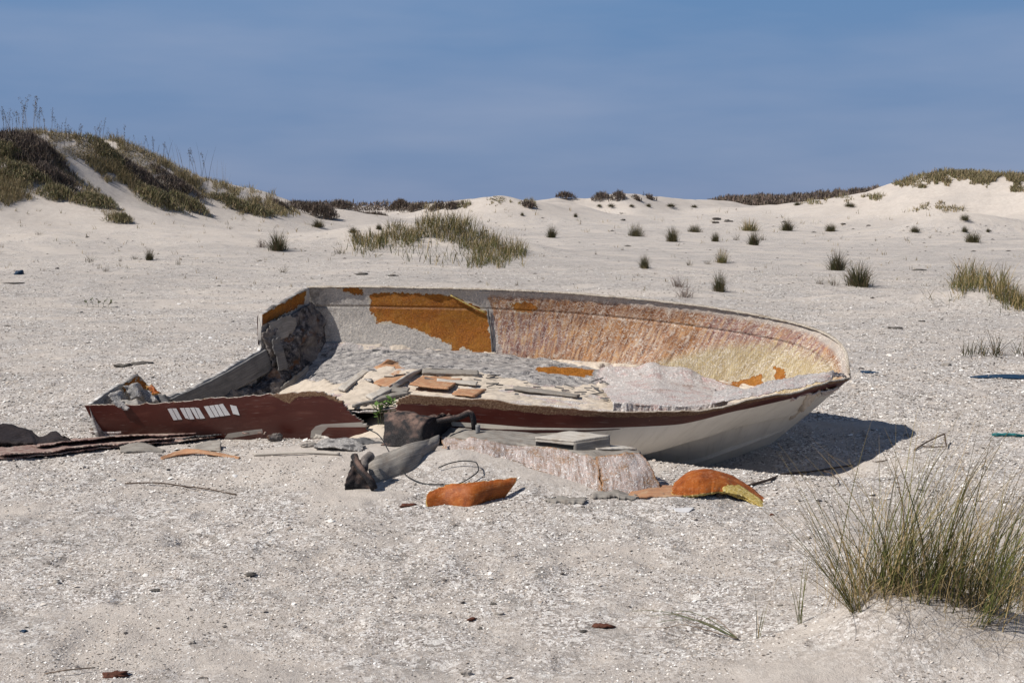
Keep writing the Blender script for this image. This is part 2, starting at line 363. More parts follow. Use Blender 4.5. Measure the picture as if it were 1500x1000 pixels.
def f_inner(g):
    v = uvv(g); st = strands(g, v); n = g.noise(v, 5, 5, .6); nf = g.noise(v, 60, 4, .7)
    streak = g.noise(g.n('ShaderNodeMapping', Vector=v, Scale=(22, 3.5, 1), Rotation=(0, 0, .25)), 1.6, 5, .65)
    grey = g.ramp(nf, [(.25, (.20, .18, .17)), (.5, (.42, .39, .36)), (.8, (.64, .60, .56))])
    pink = g.ramp(streak, [(.32, (.08, .030, .014)), (.43, (.22, .090, .040)), (.53, (.42, .22, .12)), (.63, (.55, .36, .20)), (.76, (.68, .54, .37))])
    pink = g.mix(g.mr(g.noise(v, 2.6, 5, .65), .44, .58, 0, .85), pink, g.mix(g.mr(streak, .35, .65), (.16, .050, .014), (.56, .28, .10)))
    pink = g.mix(g.m('MULTIPLY', g.m('MULTIPLY', g.mr(g.att('V'), .03, .06), g.mr(g.att('V'), .24, .10)), g.mr(g.noise(g.n('ShaderNodeMapping', Vector=v, Scale=(9, 2, 1)), 1.4, 5, .65), .36, .60, .1, .75)), pink, (.17, .065, .025))
    pink = g.mix(g.mr(g.noise(v, 9, 5, .7), .56, .66, 0, .7), pink, (.66, .57, .48))
    purp = g.mix(g.mr(streak, .35, .65), (.13, .04, .03), (.50, .30, .27))
    tan = g.ramp(streak, [(.3, (.20, .13, .05)), (.5, (.42, .32, .17)), (.68, (.62, .52, .32))])
    weave = g.n('ShaderNodeTexWave', 1, props=dict(wave_type='BANDS'), Vector=g.n('ShaderNodeMapping', Vector=v, Rotation=(0, 0, .5)), Scale=16.0, Distortion=1.5, Detail=2.0)
    tan = g.mix(g.m('MULTIPLY', weave, .45), tan, (.20, .15, .08))
    orange = g.ramp(g.noise(v, 90, 4, .75), [(.32, (.13, .035, .004)), (.5, (.31, .098, .008)), (.68, (.50, .20, .02))])
    orange = g.mix(g.mr(g.noise(v, 7, 4, .6), .42, .65, 0, .55), orange, (.38, .17, .02))
    c = g.mix(jag(g, g.att('greyz'), v, .05, 9), pink, grey)
    c = g.mix(g.mr(g.att('tanz'), -.05, .03), c, tan)
    c = g.mix(g.m('MULTIPLY', g.mr(g.att('purpz'), -.10, .03), g.mr(streak, .58, .44)), c, purp)
    c = g.mix(g.m('MULTIPLY', g.mr(g.att('rimz'), -.015, .02), .8), c, g.mix(nf, (.22, .20, .18), (.60, .56, .52)))
    ow = jag(g, g.att('orz'), v, .055, 22)
    nor = g.m('SUBTRACT', 1.0, ow)
    c = g.mix(g.m('MULTIPLY', g.m('MULTIPLY', st, nor), g.mr(n, .3, .6, .25, .85)), c, (.80, .72, .63))
    c = g.mix(ow, c, orange)
    torn = g.m('MULTIPLY', g.mr(g.att('orz'), -.016, -.004), nor)
    c = g.mix(g.m('MULTIPLY', torn, .75), c, (.62, .53, .40))
    char = g.m('MULTIPLY', g.mr(g.att('charz'), -.10, .12), g.mr(g.noise(v, 13, 5, .7), .38, .56))
    c = g.mix(char, c, (.035, .032, .032))
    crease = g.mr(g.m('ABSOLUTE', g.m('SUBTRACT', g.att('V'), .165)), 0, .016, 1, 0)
    c = g.mix(g.m('MULTIPLY', g.m('MULTIPLY', crease, g.mr(g.att('U'), 2.6, 1.6)), .30), c, (.05, .035, .025))  # shade of the groove put into the colour along the crease
    h = g.m('ADD', g.m('MULTIPLY', st, .5), g.m('ADD', g.m('MULTIPLY', nf, .6), g.m('MULTIPLY', streak, 1.0)))
    h = g.m('ADD', g.m('SUBTRACT', h, g.m('MULTIPLY', ow, 2.2)), g.m('MULTIPLY', crease, -2.5))
    return c, h, g.mix(ow, (.8, .8, .8), (.55, .55, .55))
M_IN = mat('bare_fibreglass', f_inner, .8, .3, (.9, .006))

def f_outer(g):
    v = uvv(g); p = pos(g); nf = g.noise(v, 70, 4, .7); n = g.noise(v, 6, 5, .6)
    red = g.mix(n, (.045, .008, .006), (.078, .016, .010))
    drk = g.mix(n, (.03, .006, .006), (.05, .01, .01))
    white = g.ramp(n, [(.3, (.67, .62, .53)), (.7, (.76, .71, .62))])
    stain = g.noise(g.n('ShaderNodeMapping', Vector=v, Scale=(14, 2.0, 1)), 1.5, 5, .6)
    white = g.mix(g.mr(stain, .52, .75, 0, .35), white, (.30, .25, .19))
    white = g.mix(g.mr(g.noise(v, 2.2, 4, .6), .5, .7, 0, .25), white, (.36, .33, .29))
    c = g.mix(g.mr(g.att('band'), -.0012, .0012), white, red)
    c = g.mix(g.mr(g.att('stripe'), -.0012, .0012), c, drk)
    c = g.mix(g.mr(g.att('cream'), -.0012, .0012), c, (.36, .335, .30))
    worn = g.ramp(nf, [(.3, (.05, .022, .012)), (.5, (.14, .075, .04)), (.7, (.30, .21, .13))])
    wm = jag(g, g.att('wear'), v, .035, 12)
    c = g.mix(wm, c, worn)
    fade = g.mr(g.noise(g.n('ShaderNodeMapping', Vector=v, Scale=(1.2, 5, 1)), 2, 5, .65), .50, .70, 0, .45)
    c = g.mix(g.m('MULTIPLY', fade, g.mr(g.att('band'), -.001, .001)), c, (.15, .055, .04))
    chips = g.m('MULTIPLY', g.m('GREATER_THAN', g.noise(v, 45, 3, .6), .70), g.mr(g.att('wear'), -.09, .0))
    c = g.mix(chips, c, (.42, .20, .14))
    sc = g.noise(g.n('ShaderNodeMapping', Vector=v, Scale=(3, 60, 1), Rotation=(0, 0, .15)), 2, 3, .5)
    c = g.mix(g.mr(sc, .64, .72, 0, .20), c, (.5, .45, .42))
    return c, g.m('ADD', g.m('MULTIPLY', n, .4), g.m('MULTIPLY', g.m('MULTIPLY', nf, wm), .9)), g.mix(wm, (.38, .38, .38), (.9, .9, .9))
M_OUT = mat('hull_gelcoat', f_outer, .4, .4, (.5, .004))
def f_rim(g):
    p = pos(g); n = g.noise(p, 90, 4, .7); n2 = g.noise(p, 8, 4, .6)
    c = g.ramp(n, [(.25, (.16, .13, .10)), (.5, (.40, .35, .29)), (.75, (.68, .64, .58))])
    return g.mix(g.mr(n2, .5, .7, 0, .7), c, (.17, .12, .08)), n
M_RIM = mat('broken_edge', f_rim, .9, .2, (.8, .004))

def f_orange(g):
    v = uvv(g); n = g.noise(v, 12, 5, .65); nf = g.noise(v, 110, 3, .7)
    lam = g.noise(g.n('ShaderNodeMapping', Vector=v, Scale=(5, 70, 1)), 2, 4, .6)
    c = g.ramp(n, [(.3, (.13, .028, .004)), (.5, (.31, .078, .008)), (.7, (.42, .13, .018))])
    c = g.mix(g.mr(lam, .45, .7, 0, .5), c, (.24, .06, .015))
    c = g.mix(g.mr(nf, .6, .72, 0, .45), c, (.55, .30, .12))
    pit = g.mr(g.n('ShaderNodeTexVoronoi', 0, Vector=g.n('ShaderNodeMapping', Vector=v, Scale=(1, 1.6, 1)), Scale=70.0), .0, .35)
    c = g.mix(g.m('MULTIPLY', g.m('SUBTRACT', 1.0, pit), g.mr(n, .45, .6, 0, .7)), c, (.08, .018, .006))
    up_n = g.n('ShaderNodeSeparateXYZ', 2, Vector=g.n('ShaderNodeNewGeometry', 1))
    c = g.mix(g.m('MULTIPLY', g.mr(g.noise(v, 24, 6, .75), .54, .68, 0, .28), g.mr(up_n, .1, .9, .3, 1)), c, (.44, .36, .29))
    scr = g.m('GREATER_THAN', g.noise(g.n('ShaderNodeMapping', Vector=v, Scale=(20, 160, 1), Rotation=(0, 0, .35)), 1, 3, .5), .69)
    c = g.mix(g.m('MULTIPLY', scr, .6), c, (.62, .42, .26))
    e = g.m('ADD', g.att('edge'), g.m('MULTIPLY', g.m('SUBTRACT', g.noise(v, 30, 4, .7), .5), .03))
    c = g.mix(g.mr(e, .000, .006, .8, 0), c, (.50, .30, .09))
    c = g.mix(g.mr(e, -.006, -.001, 1, 0), c, (.66, .60, .48))
    pale = g.mr(g.noise(v, 16, 5, .7), .56, .70, 0, .3)
    c = g.mix(pale, c, (.50, .26, .13))
    return c, g.m('ADD', g.m('MULTIPLY', lam, .9), g.m('ADD', g.m('MULTIPLY', nf, .5), g.m('MULTIPLY', pit, .5)))
M_OR = mat('orange_resin_laminate', f_orange, .6, .3, (.7, .004))
def f_yel(g):
    p = pos(g); n = g.noise(p, 70, 4, .7)
    return g.ramp(n, [(.3, (.16, .10, .025)), (.5, (.46, .34, .10)), (.75, (.72, .64, .40))]), n
M_YEL = mat('yellow_foam_edge', f_yel, .9, .1, (.8, .005))
def f_fibre(g):
    v = uvv(g); st = strands(g, v, 1.0); n = g.noise(v, 7, 5, .65); nf = g.noise(v, 60, 4, .7)
    streak = g.noise(g.n('ShaderNodeMapping', Vector=v, Scale=(30, 3.5, 1), Rotation=(0, 0, .1)), 1.5, 4, .65)
    c = g.ramp(streak, [(.3, (.15, .09, .06)), (.45, (.34, .25, .21)), (.58, (.50, .41, .38)), (.72, (.62, .57, .53))])
    c = g.mix(g.mr(n, .50, .62, 0, .75), c, g.mix(nf, (.13, .055, .02), (.38, .22, .10)))
    c = g.mix(g.m('MULTIPLY', st, g.mr(nf, .35, .6, .3, .9)), c, (.82, .80, .78))
    c = g.mix(g.mr(g.m('ADD', g.att('edge'), g.m('MULTIPLY', g.m('SUBTRACT', nf, .5), .05)), .0, .02, .8, 0), c, (.32, .14, .03))
    return c, g.m('ADD', st, g.m('ADD', nf, streak))
M_FIB = mat('weathered_fibreglass', f_fibre, .85, .25, (.9, .005))
def f_grim(g):
    v = uvv(g); st = strands(g, v, 1.0); n = g.noise(v, 9, 5, .7); nf = g.noise(v, 70, 4, .7)
    c = g.ramp(nf, [(.3, (.16, .15, .145)), (.5, (.36, .335, .315)), (.75, (.60, .57, .54))])
    c = g.mix(g.m('MULTIPLY', st, .7), c, (.75, .73, .71))
    c = g.mix(g.mr(n, .50, .60, 0, .85), c, (.055, .052, .055))
    return c, g.m('ADD', st, g.m('ADD', nf, n))
M_GRI = mat('grey_torn_fibreglass', f_grim, .85, .25, (.9, .006))
def f_liner(g):
    v = uvv(g); st = strands(g, v, 1.0); n = g.noise(v, 5, 5, .65); nf = g.noise(v, 60, 4, .7)
    c = g.ramp(nf, [(.3, (.32, .27, .25)), (.5, (.52, .46, .43)), (.75, (.70, .65, .61))])
    c = g.mix(g.mr(n, .48, .60, 0, .6), c, (.46, .24, .22))
    c = g.mix(g.m('MULTIPLY', st, .75), c, (.85, .83, .81))
    g_ = g.mr(g.att('grit'), -.03, .03)
    dark = g.ramp(g.noise(g.n('ShaderNodeMapping', Vector=v, Scale=(7, 26, 1)), 1.4, 5, .7), [(.36, (.04, .04, .045)), (.44, (.20, .19, .19)), (.54, (.42, .39, .37)), (.7, (.66, .62, .57))])
    c = g.mix(g_, c, g.mix(g.m('MULTIPLY', st, .5), dark, (.65, .62, .6)))
    oz = jag(g, g.att('orz'), v, .05, 24)
    c = g.mix(oz, c, g.ramp(g.noise(v, 80, 4, .7), [(.3, (.16, .05, .006)), (.5, (.34, .12, .012)), (.75, (.50, .24, .04))]))
    return c, g.m('ADD', st, g.m('ADD', nf, n))
M_LIN = mat('torn_floor_laminate', f_liner, .85, .25, (.9, .006))
def f_liner2(g):
    v = uvv(g); st = strands(g, v, 1.0); n = g.noise(v, 6, 5, .65); nf = g.noise(v, 60, 4, .7)
    c = g.ramp(nf, [(.3, (.34, .29, .27)), (.5, (.60, .54, .51)), (.75, (.80, .76, .72))])
    c = g.mix(g.mr(n, .50, .60, 0, .55), c, (.50, .28, .25))
    c = g.mix(g.mr(g.noise(v, 4, 4, .6), .56, .66, 0, .6), c, (.24, .13, .08))
    c = g.mix(g.m('MULTIPLY', st, .9), c, (.90, .88, .86))
    return c, g.m('ADD', st, g.m('ADD', nf, n))
M_LIN2 = mat('fibrous_liner', f_liner2, .85, .25, (1.0, .008))
def wood(c0, c1, c2, stain=None, grain=(3, 90)):
    def fn(g):
        v = uvv(g); gr = g.noise(g.n('ShaderNodeMapping', Vector=v, Scale=(grain[0], grain[1], 1)), 1.3, 6, .65)
        n = g.noise(v, 11, 5, .65); nf = g.noise(v, 120, 3, .7)
        c = g.ramp(gr, [(.30, c0), (.5, c1), (.68, c2)])
        if stain: c = g.mix(g.mr(n, .48, .64, 0, .8), c, stain)
        crack = g.mr(g.noise(g.n('ShaderNodeMapping', Vector=v, Scale=(2, 50, 1)), 1.1, 3, .5), .34, .30)
        c = g.mix(g.m('MULTIPLY', crack, .8), c, (.03, .025, .02))
        c = g.mix(.15, c, g.mix(nf, (.1, .1, .1), (.8, .8, .8)))
        return c, g.m('SUBTRACT', g.m('ADD', gr, g.m('MULTIPLY', nf, .3)), crack)
    return fn
M_WG = mat('grey_driftwood', wood((.09, .08, .07), (.22, .195, .165), (.38, .34, .29), (.14, .105, .075)), .9, .15, (.8, .004))
M_WD = mat('dark_charred_wood', wood((.035, .033, .034), (.085, .08, .08), (.17, .16, .155), (.03, .028, .028)), .9, .15, (.8, .004))
M_PLY = mat('brown_plywood', wood((.20, .07, .02), (.36, .15, .05), (.48, .25, .10), (.42, .28, .15), (4, 60)), .9, .15, (.6, .003))
M_WW = mat('pale_weathered_wood', wood((.25, .22, .18), (.42, .38, .33), (.60, .56, .50), (.30, .24, .18)), .9, .15, (.7, .003))
M_RW = mat('red_brown_laminate', wood((.085, .034, .024), (.20, .095, .07), (.40, .27, .21), (.46, .39, .32), (2.5, 55)), .85, .2, (.9, .006))
def f_char(g):
    p = pos(g); n = g.noise(p, 26, 6, .75); n2 = g.noise(p, 9, 4, .6)
    c = g.ramp(n, [(.36, (.014, .013, .015)), (.48, (.06, .055, .058)), (.58, (.17, .155, .15)), (.72, (.40, .36, .33))])
    c = g.mix(g.mr(n2, .56, .62, 0, .7), c, (.13, .055, .02))
    return g.mix(g.mr(g.noise(p, 5, 4, .6), .48, .56, 0, .65), c, g.mix(n, (.08, .07, .068), (.34, .29, .25))), n
M_CHAR = mat('charred_debris', f_char, .8, .3, (1.0, .012))
def f_carpet(g):
    p = pos(g); n = g.noise(p, 150, 4, .8); n2 = g.noise(p, 14, 4, .65)
    c = g.ramp(n, [(.35, (.018, .017, .018)), (.6, (.05, .048, .05)), (.8, (.12, .115, .115))])
    return g.mix(g.m('MULTIPLY', g.mr(g.n('ShaderNodeSeparateXYZ', 2, Vector=g.n('ShaderNodeNewGeometry', 1)), .3, .8), g.mr(n2, .38, .60, 0, .85)), c, (.24, .16, .13)), n
M_CARP = mat('charcoal_carpet', f_carpet, 1.0, .05, (1.0, .006))
def flat(name, c, v=.25, sc=40, rough=.8, spec=.2):
    def fn(g):
        n = g.noise(pos(g), sc, 4, .65); lo = tuple(x * (1 - v) for x in c); hi = tuple(min(1, x * (1 + v)) for x in c)
        return g.mix(g.mr(n, .3, .7), lo, hi), n
    return mat(name, fn, rough, spec, (.4, .003))
M_BLK = flat('black_cable', (.012, .012, .013), .3, 40, .5, .4)
M_TEAL = flat('teal_rope', (.03, .16, .17), .5, 200)
M_NAVY = flat('dark_blue_plastic', (.012, .035, .07), .3, 30, .5)
M_WHT = flat('white_vinyl', (.58, .57, .57), .06, 60, .6)
M_STONE = flat('dark_stone', (.10, .09, .08), .6, 90)
M_CHD = flat('burnt_black_wood', (.022, .016, .016), .8, 60)
M_SHELL = flat('shell_white', (.75, .72, .67), .15, 90)
M_BROWN = flat('brown_debris', (.09, .035, .022), .6, 80)
M_GSTN = flat('grey_stone', (.30, .27, .24), .4, 70)
M_TWIG = flat('dry_twig', (.085, .06, .045), .4, 60)
M_WEEDS = flat('dry_stalk', (.20, .15, .11), .4, 60)
M_PIPE = flat('grey_plastic', (.20, .20, .20), .2, 60)
M_GRN = flat('green_weed_leaf', (.12, .20, .05), .4, 60)
M_TLF = flat('olive_leaf', (.10, .11, .055), .4, 60)
def blade_mat(name, lo, hi, dry, tip):
    def fn(g):
        r = g.att('rnd'); t = g.att('along')
        c = g.mix(r, lo, hi); c = g.mix(g.mr(g.att('dry'), .5, .56), c, dry)
        return g.mix(g.mr(t, .55, 1.0, 0, .8), c, tip), None
    return mat(name, fn, .6, .25)
M_GR = blade_mat('green_dune_grass', (.028, .036, .010), (.125, .13, .034), (.32, .235, .11), (.29, .20, .095))
M_GRD = blade_mat('dark_tuft_grass', (.018, .022, .009), (.075, .075, .028), (.14, .10, .055), (.10, .08, .04))
M_GRL = blade_mat('olive_dune_grass', (.08, .075, .03), (.23, .20, .09), (.32, .24, .13), (.32, .25, .14))
M_SHR = blade_mat('dark_shrub_foliage', (.06, .048, .038), (.16, .13, .095), (.16, .115, .095), (.17, .13, .11))
M_SHG = blade_mat('olive_shrub_foliage', (.08, .08, .035), (.21, .20, .09), (.28, .21, .12), (.27, .22, .13))
M_OAT = blade_mat('sea_oat_stalk', (.12, .095, .06), (.18, .14, .09), (.15, .11, .07), (.10, .075, .055))
def f_chip(g):
    r = g.att('rnd')
    return g.ramp(r, [(0, (.09, .08, .075)), (.12, (.22, .19, .165)), (.3, (.40, .34, .29)), (.55, (.52, .46, .40)), (.75, (.72, .68, .63)), (1, (.88, .86, .83))]), None
M_CHIP = mat('shell_chip', f_chip, .6, .35)

# ------------------------------------------------------------------ ground
def build_ground():
    ys = np.concatenate([np.linspace(-10, 2.6, 50), np.geomspace(2.62, 14, 430), np.geomspace(14.1, 130, 330), np.geomspace(131, 1500, 50)])
    t = np.linspace(-1, 1, 720); t = t * (.55 + .45 * t * t)
    Y = ys[:, None] * np.ones((1, 720)); X = t[None] * (np.maximum(ys, 0) * 1.0 + 5)[:, None]
    Z, sm = ground(X, Y)
    V = np.stack([X, Y, Z], -1)
    sm2 = np.clip(sm + np.clip(fbm(X * .8 + 9, Y * 1.6, 4) * 2.6 - .22, 0, .9) + np.clip(fbm(X * 3.1, Y * 4.2 + 5, 4) * 2.4 - .35, 0, .8), 0, 1)
    o = mesh('ground', V.reshape(-1, 3), grid_faces(len(ys), 720)[:, ::-1], M_SAND, None, dict(smooth=sm2))
    tag(o, 'pale beach sand strewn with broken shell, rising into dunes', None, None, 'structure')
build_ground()

def build_chips():
    n = 300000; r = np.random.RandomState(3)
    y = 2.7 * (26.0 / 2.7) ** (r.rand(n) ** 1.05); x = (r.rand(n) * 2 - 1) * .50 * y
    h, sm = ground(x, y)
    k = (r.rand(n) > np.clip(sm * 1.25, 0, 1)) & (r.rand(n) < .35 + 1.6 * np.clip(fbm(x * 1.1, y * 1.7, 3) + .3, 0, 1))
    x, y, h = x[k], y[k], h[k]; n = len(x)
    s = (.0022 + .0050 * r.rand(n) ** 2.4) * np.clip(y / 5.5, .8, 1.9); s = np.where(r.rand(n) > .988, s * 2.1, s)
    a0 = r.rand(n) * 6.28; K = 5
    V = np.zeros((n, K + 1, 3)); tilt = np.stack([(r.rand(n) - .5) * .9, (r.rand(n) - .5) * .9], -1)
    for i in range(K):
        a = a0 + i * 6.283 / K + (r.rand(n) - .5) * .5; rr = s * (.65 + .7 * r.rand(n))
        V[:, i, 0] = rr * np.cos(a); V[:, i, 1] = rr * np.sin(a)
        V[:, i, 2] = V[:, i, 0] * tilt[:, 0] + V[:, i, 1] * tilt[:, 1]
    V[:, K, 2] = s * .45
    V += np.stack([x, y, h + s * .25], -1)[:, None]
    b = np.arange(n)[:, None] * (K + 1)
    Fc = np.concatenate([np.concatenate([b + i, b + (i + 1) % K, b + K], 1) for i in range(K)])
    rnd = np.repeat(r.rand(n) ** .95, K + 1)
    o = mesh('shell_fragments', V.reshape(-1, 3), Fc, M_CHIP, None, dict(rnd=rnd), smooth=False)
    tag(o, 'broken shell fragments and grit scattered over the sand', 'shell litter', None, 'stuff')
build_chips()

# ------------------------------------------------------------------ the wrecked boat
NG = [(0, 125, 592, 8.5), (.08, 200, 590.5, 8.39), (.175, 300, 583, 8.25), (.267, 400, 576, 8.11), (.346, 490, 572, 7.99), (.42, 575, 575, 7.88),
      (.527, 700, 583, 7.73), (.605, 800, 593, 7.63), (.69, 900, 600, 7.57), (.77, 1000, 601, 7.56), (.854, 1100, 583, 7.63), (.927, 1180, 567, 7.82), (.969, 1220, 556, 7.98), (1, 1245, 550, 8.15)]
FG = [(0, 450, 421, 10.0), (.13, 540, 420.5, 9.9), (.355, 700, 424, 9.68), (.518, 820, 429, 9.52), (.688, 950, 440, 9.33), (.81, 1050, 452, 9.15), (.88, 1130, 466, 8.95), (.93, 1190, 481, 8.72), (.962, 1222, 496, 8.5), (.985, 1240, 518, 8.3), (1, 1245, 550, 8.15)]
CA = [(0, 168, 655, 8.62), (.25, 350, 662, 8.33), (.5, 650, 695, 7.92), (.65, 800, 688, 7.76), (.77, 939, 664, 7.70), (.85, 1022, 641, 7.73), (.92, 1096, 619, 7.86), (.965, 1150, 608, 8.05), (1, 1185, 602, 8.26)]
CB = [(0, 185, 668, 8.8), (.5, 660, 712, 8.12), (.77, 941, 676, 7.86), (.87, 1040, 650, 7.93), (.94, 1110, 634, 8.10), (1, 1169, 623, 8.33)]
KL = [(0, np.array([-2.2, 9.4, -.12])), (.5, np.array([0, 8.92, -.25])), (.7, np.array([.85, 8.72, -.30])), (.84, 1005, 706, 8.57), (.92, 1059, 686, 8.50), (1, 1114, 659, 8.42)]
FC = [(0, np.array([-1.64, 10.03, .47])), (.5, np.array([.2, 9.62, .37])), (.75, np.array([1.05, 9.22, .33])), (.9, np.array([1.66, 8.85, .27])), (1, 1185, 602, 8.26)]
CB[-1] = (1, P(1185, 602, 8.26) * .68 + P(1114, 659, 8.42) * .32)
FC_END = P(1185, 602, 8.26)
def lines(t): return [line(c, t) for c in (FG, FC, KL, CB, CA, NG)]
boat = empty('wrecked_boat', (0, 8.8, 0))
tag(boat, 'broken open motorboat hull with white and dark red sides, filled with sand', 'boat')

def side_attrs(t, V, first_gun):
    return None
nt_ = 560
tt = np.linspace(0, 1, nt_) ; tt = 1 - (1 - tt) ** 1.15
FGp, FCp, KLp, CBp, CAp, NGp = lines(tt)
CBp = CAp + np.array([.015, .075, -.006]) * np.clip((1 - tt) / .06, 0, 1)[:, None]
def span(a, b, n, bulge=0.0, bdir=None, skip=False):
    v = np.linspace(0, 1, n); v = v[1:] if skip else v
    r = a[:, None] * (1 - v)[None, :, None] + b[:, None] * v[None, :, None]
    if bulge: r = r + (np.asarray(bdir)[None, None] if np.ndim(bdir) == 1 else bdir[:, None]) * (bulge * np.sin(math.pi * v))[None, :, None]
    return r
taper = np.clip((1 - tt) / .25, 0, 1)[:, None]
far_out = np.tile(np.array([.1, 1, -.2]), (nt_, 1)) * (.035 + .03 * (1 - taper)) * np.clip((1 - tt) / .05, 0, 1)[:, None]
near_out = np.tile(np.array([-.1, -1, -.25]), (nt_, 1)) * (.012 * taper)
S1 = span(FGp, FCp, 64, 1.0, far_out); S2 = span(FCp, KLp, 34, 0, None, True); S3 = span(KLp, CBp, 60, 0, None, True); _w = np.linspace(0, 1, 60)[1:]
S3 = S3 + (np.array([-.05, -.35, -.9])[None, None] * (.022 * np.clip(1 - np.abs(_w - .62) / .06, 0, 1) * (_w < .64) + .03 * np.sin(math.pi * _w) )[None, :, None]) * np.clip((1 - tt) / .08, 0, 1)[:, None, None]
S4 = span(CBp, CAp, 7, 0, None, True); S5 = span(CAp, NGp, 60, 1.0, near_out, True)
HG = np.concatenate([S1, S2, S3, S4, S5], 1); nv_ = HG.shape[1]
n1 = 64; n5 = nv_ - 59
# arc-length coordinates: U along the gunwale, V down from the nearer gunwale
Ufar = np.r_[0, np.cumsum(np.linalg.norm(np.diff(FGp, axis=0), axis=1))]; Unear = np.r_[0, np.cumsum(np.linalg.norm(np.diff(NGp, axis=0), axis=1))]
seg = np.linalg.norm(np.diff(HG, axis=1), axis=2); Vd = np.concatenate([np.zeros((nt_, 1)), np.cumsum(seg, 1)], 1)
Vn = Vd[:, -1:] - Vd
half = n1 + 33
Vv = np.where(np.arange(nv_)[None] < half, Vd, Vn)
Uu = np.where(np.arange(nv_)[None] < half, Ufar[:, None], Unear[:, None])
isfar = np.arange(nv_)[None] * np.ones((nt_, 1)) < half
# ragged gunwales
jf = np.clip(fbm(Ufar * 26, Ufar * 0 + 2, 4, .8), -.6, .6) * .012 + .004; jn = np.clip(fbm(Unear * 3, Unear * 0 + 8, 5, .8), -.8, .8) * .012 + .004
wf = np.clip(1 - Vd / .05, 0, 1); wn = np.clip(1 - Vn / .06, 0, 1)
HG[..., 2] -= wf * jf[:, None] * isfar + wn * jn[:, None] * (~isfar)
nn = normals(HG)
HG = HG + nn * (fbm(Uu * 2.2 + 5 * isfar, Vv * 3, 3) * .012 * np.clip(Vv / .1, 0, 1) * taper * isfar + isfar * fbm(Uu * 14, Vv * 14, 3) * .004)[..., None]
pxh = proj(HG)
def to_uv(pxs, farside=True):  # paint outlines are image pixels, snapped to the nearest projected hull vertex
    sel = isfar if farside else ~isfar
    idx = np.argwhere(sel); pp = pxh[sel]; out = []
    lim = np.where(farside, idx[:, 1] < n1 + 6, idx[:, 1] >= half)
    for q in pxs:
        d = ((pp - np.array(q)) ** 2).sum(1) + np.where(lim, 0, 1e6); k = idx[np.argmin(d)]
        out.append((Uu[k[0], k[1]], Vv[k[0], k[1]]))
    return out
UVf = np.stack([Uu.ravel(), Vv.ravel()], -1)
def far_sd(polys):
    m = np.full(len(UVf), -1e9)
    for pl in polys: m = np.maximum(m, sd_poly(UVf, to_uv(pl)))
    return np.where(isfar.ravel(), m, -1)
orz = far_sd([[(541, 432), (560, 429), (620, 430), (664, 434), (690, 446), (713, 456), (716, 480), (722, 519), (702, 520), (680, 509), (663, 515), (660, 504), (630, 490), (600, 478), (575, 473), (552, 473), (543, 455)],
              [(745, 446), (770, 441), (787, 451), (775, 458), (755, 455)], [(495, 422), (532, 422), (530, 431), (510, 429)],
              [(1135, 538), (1147, 540), (1152, 556), (1136, 558)], [(1042, 566), (1060, 560), (1085, 557), (1114, 549), (1119, 564), (1100, 576), (1062, 576)]])
greyz = far_sd([[(380, 380), (722, 380), (716, 440), (724, 700), (380, 700)]])
tanz = far_sd([[(965, 532), (1050, 508), (1130, 502), (1180, 508), (1213, 530), (1225, 560), (1150, 600), (1040, 600)]])
purpz = far_sd([[(1040, 462), (1130, 478), (1190, 492), (1215, 510), (1205, 522), (1120, 500), (1040, 500)], [(724, 470), (800, 465), (830, 500), (740, 520)]])
charz = far_sd([[(430, 415), (470, 415), (474, 470), (486, 505), (430, 530)]])
rimz = np.where(isfar.ravel(), .055 - Vv.ravel() + .02 * (Uu.ravel() > 4.2), -1)
# outside paint: the dark red band under the near gunwale
bw = np.interp(tt, [0, .40, .60, .70, .80, 1], [.175, .175, .165, .135, .115, .105])
band = (bw[:, None] - Vv)
s_lo = np.interp(tt, [0, .55, .71, .73, 1], [.200, .200, .142, .12, .12]); s_hi = np.interp(tt, [0, .55, .71, .73, 1], [.255, .240, .150, .10, .10])
stripe = np.minimum(Vv - s_lo[:, None], s_hi[:, None] - Vv)
cream = np.full(Vv.shape, -1.0)
wr = np.interp(tt, [0, .40, .50, .60, .72, .85, 1], [.0, .085, .055, .06, .045, .035, .03]); wear = wr[:, None] - Vv
tbrk = .42 + .05 * fbm(Vv * 9, Vv * 0 + 4.4, 4) + .06 * Vv
keep = isfar | (tt[:, None] > tbrk) | (np.arange(nv_)[None] < n5)
A = dict(U=Uu, V=Vv, orz=orz, greyz=greyz, tanz=tanz, purpz=purpz, charz=charz, rimz=rimz, band=band, stripe=stripe, cream=cream, wear=wear)
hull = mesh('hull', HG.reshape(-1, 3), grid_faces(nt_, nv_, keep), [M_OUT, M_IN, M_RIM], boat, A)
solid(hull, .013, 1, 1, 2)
# which way do the normals face?  outside must be material 0
_v = HG[300, nv_ - 30]
# edge of the laminate step ending the orange patch, its shadow line painted dark
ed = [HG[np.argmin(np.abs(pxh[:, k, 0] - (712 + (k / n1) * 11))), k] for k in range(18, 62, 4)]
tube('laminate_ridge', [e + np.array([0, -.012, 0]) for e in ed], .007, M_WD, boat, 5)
# torn lip above the orange patch
lip = [(660, 433), (675, 441), (688, 447), (700, 452), (712, 457)]
lp = []
for q in lip:
    k = np.argmin(((pxh[:, :n1].reshape(-1, 2) - np.array(q)) ** 2).sum(1)); lp.append(HG[:, :n1].reshape(-1, 3)[k] + np.array([0, -.014, 0]))
tube('torn_lip', lp, .006, M_YEL, boat, 5)
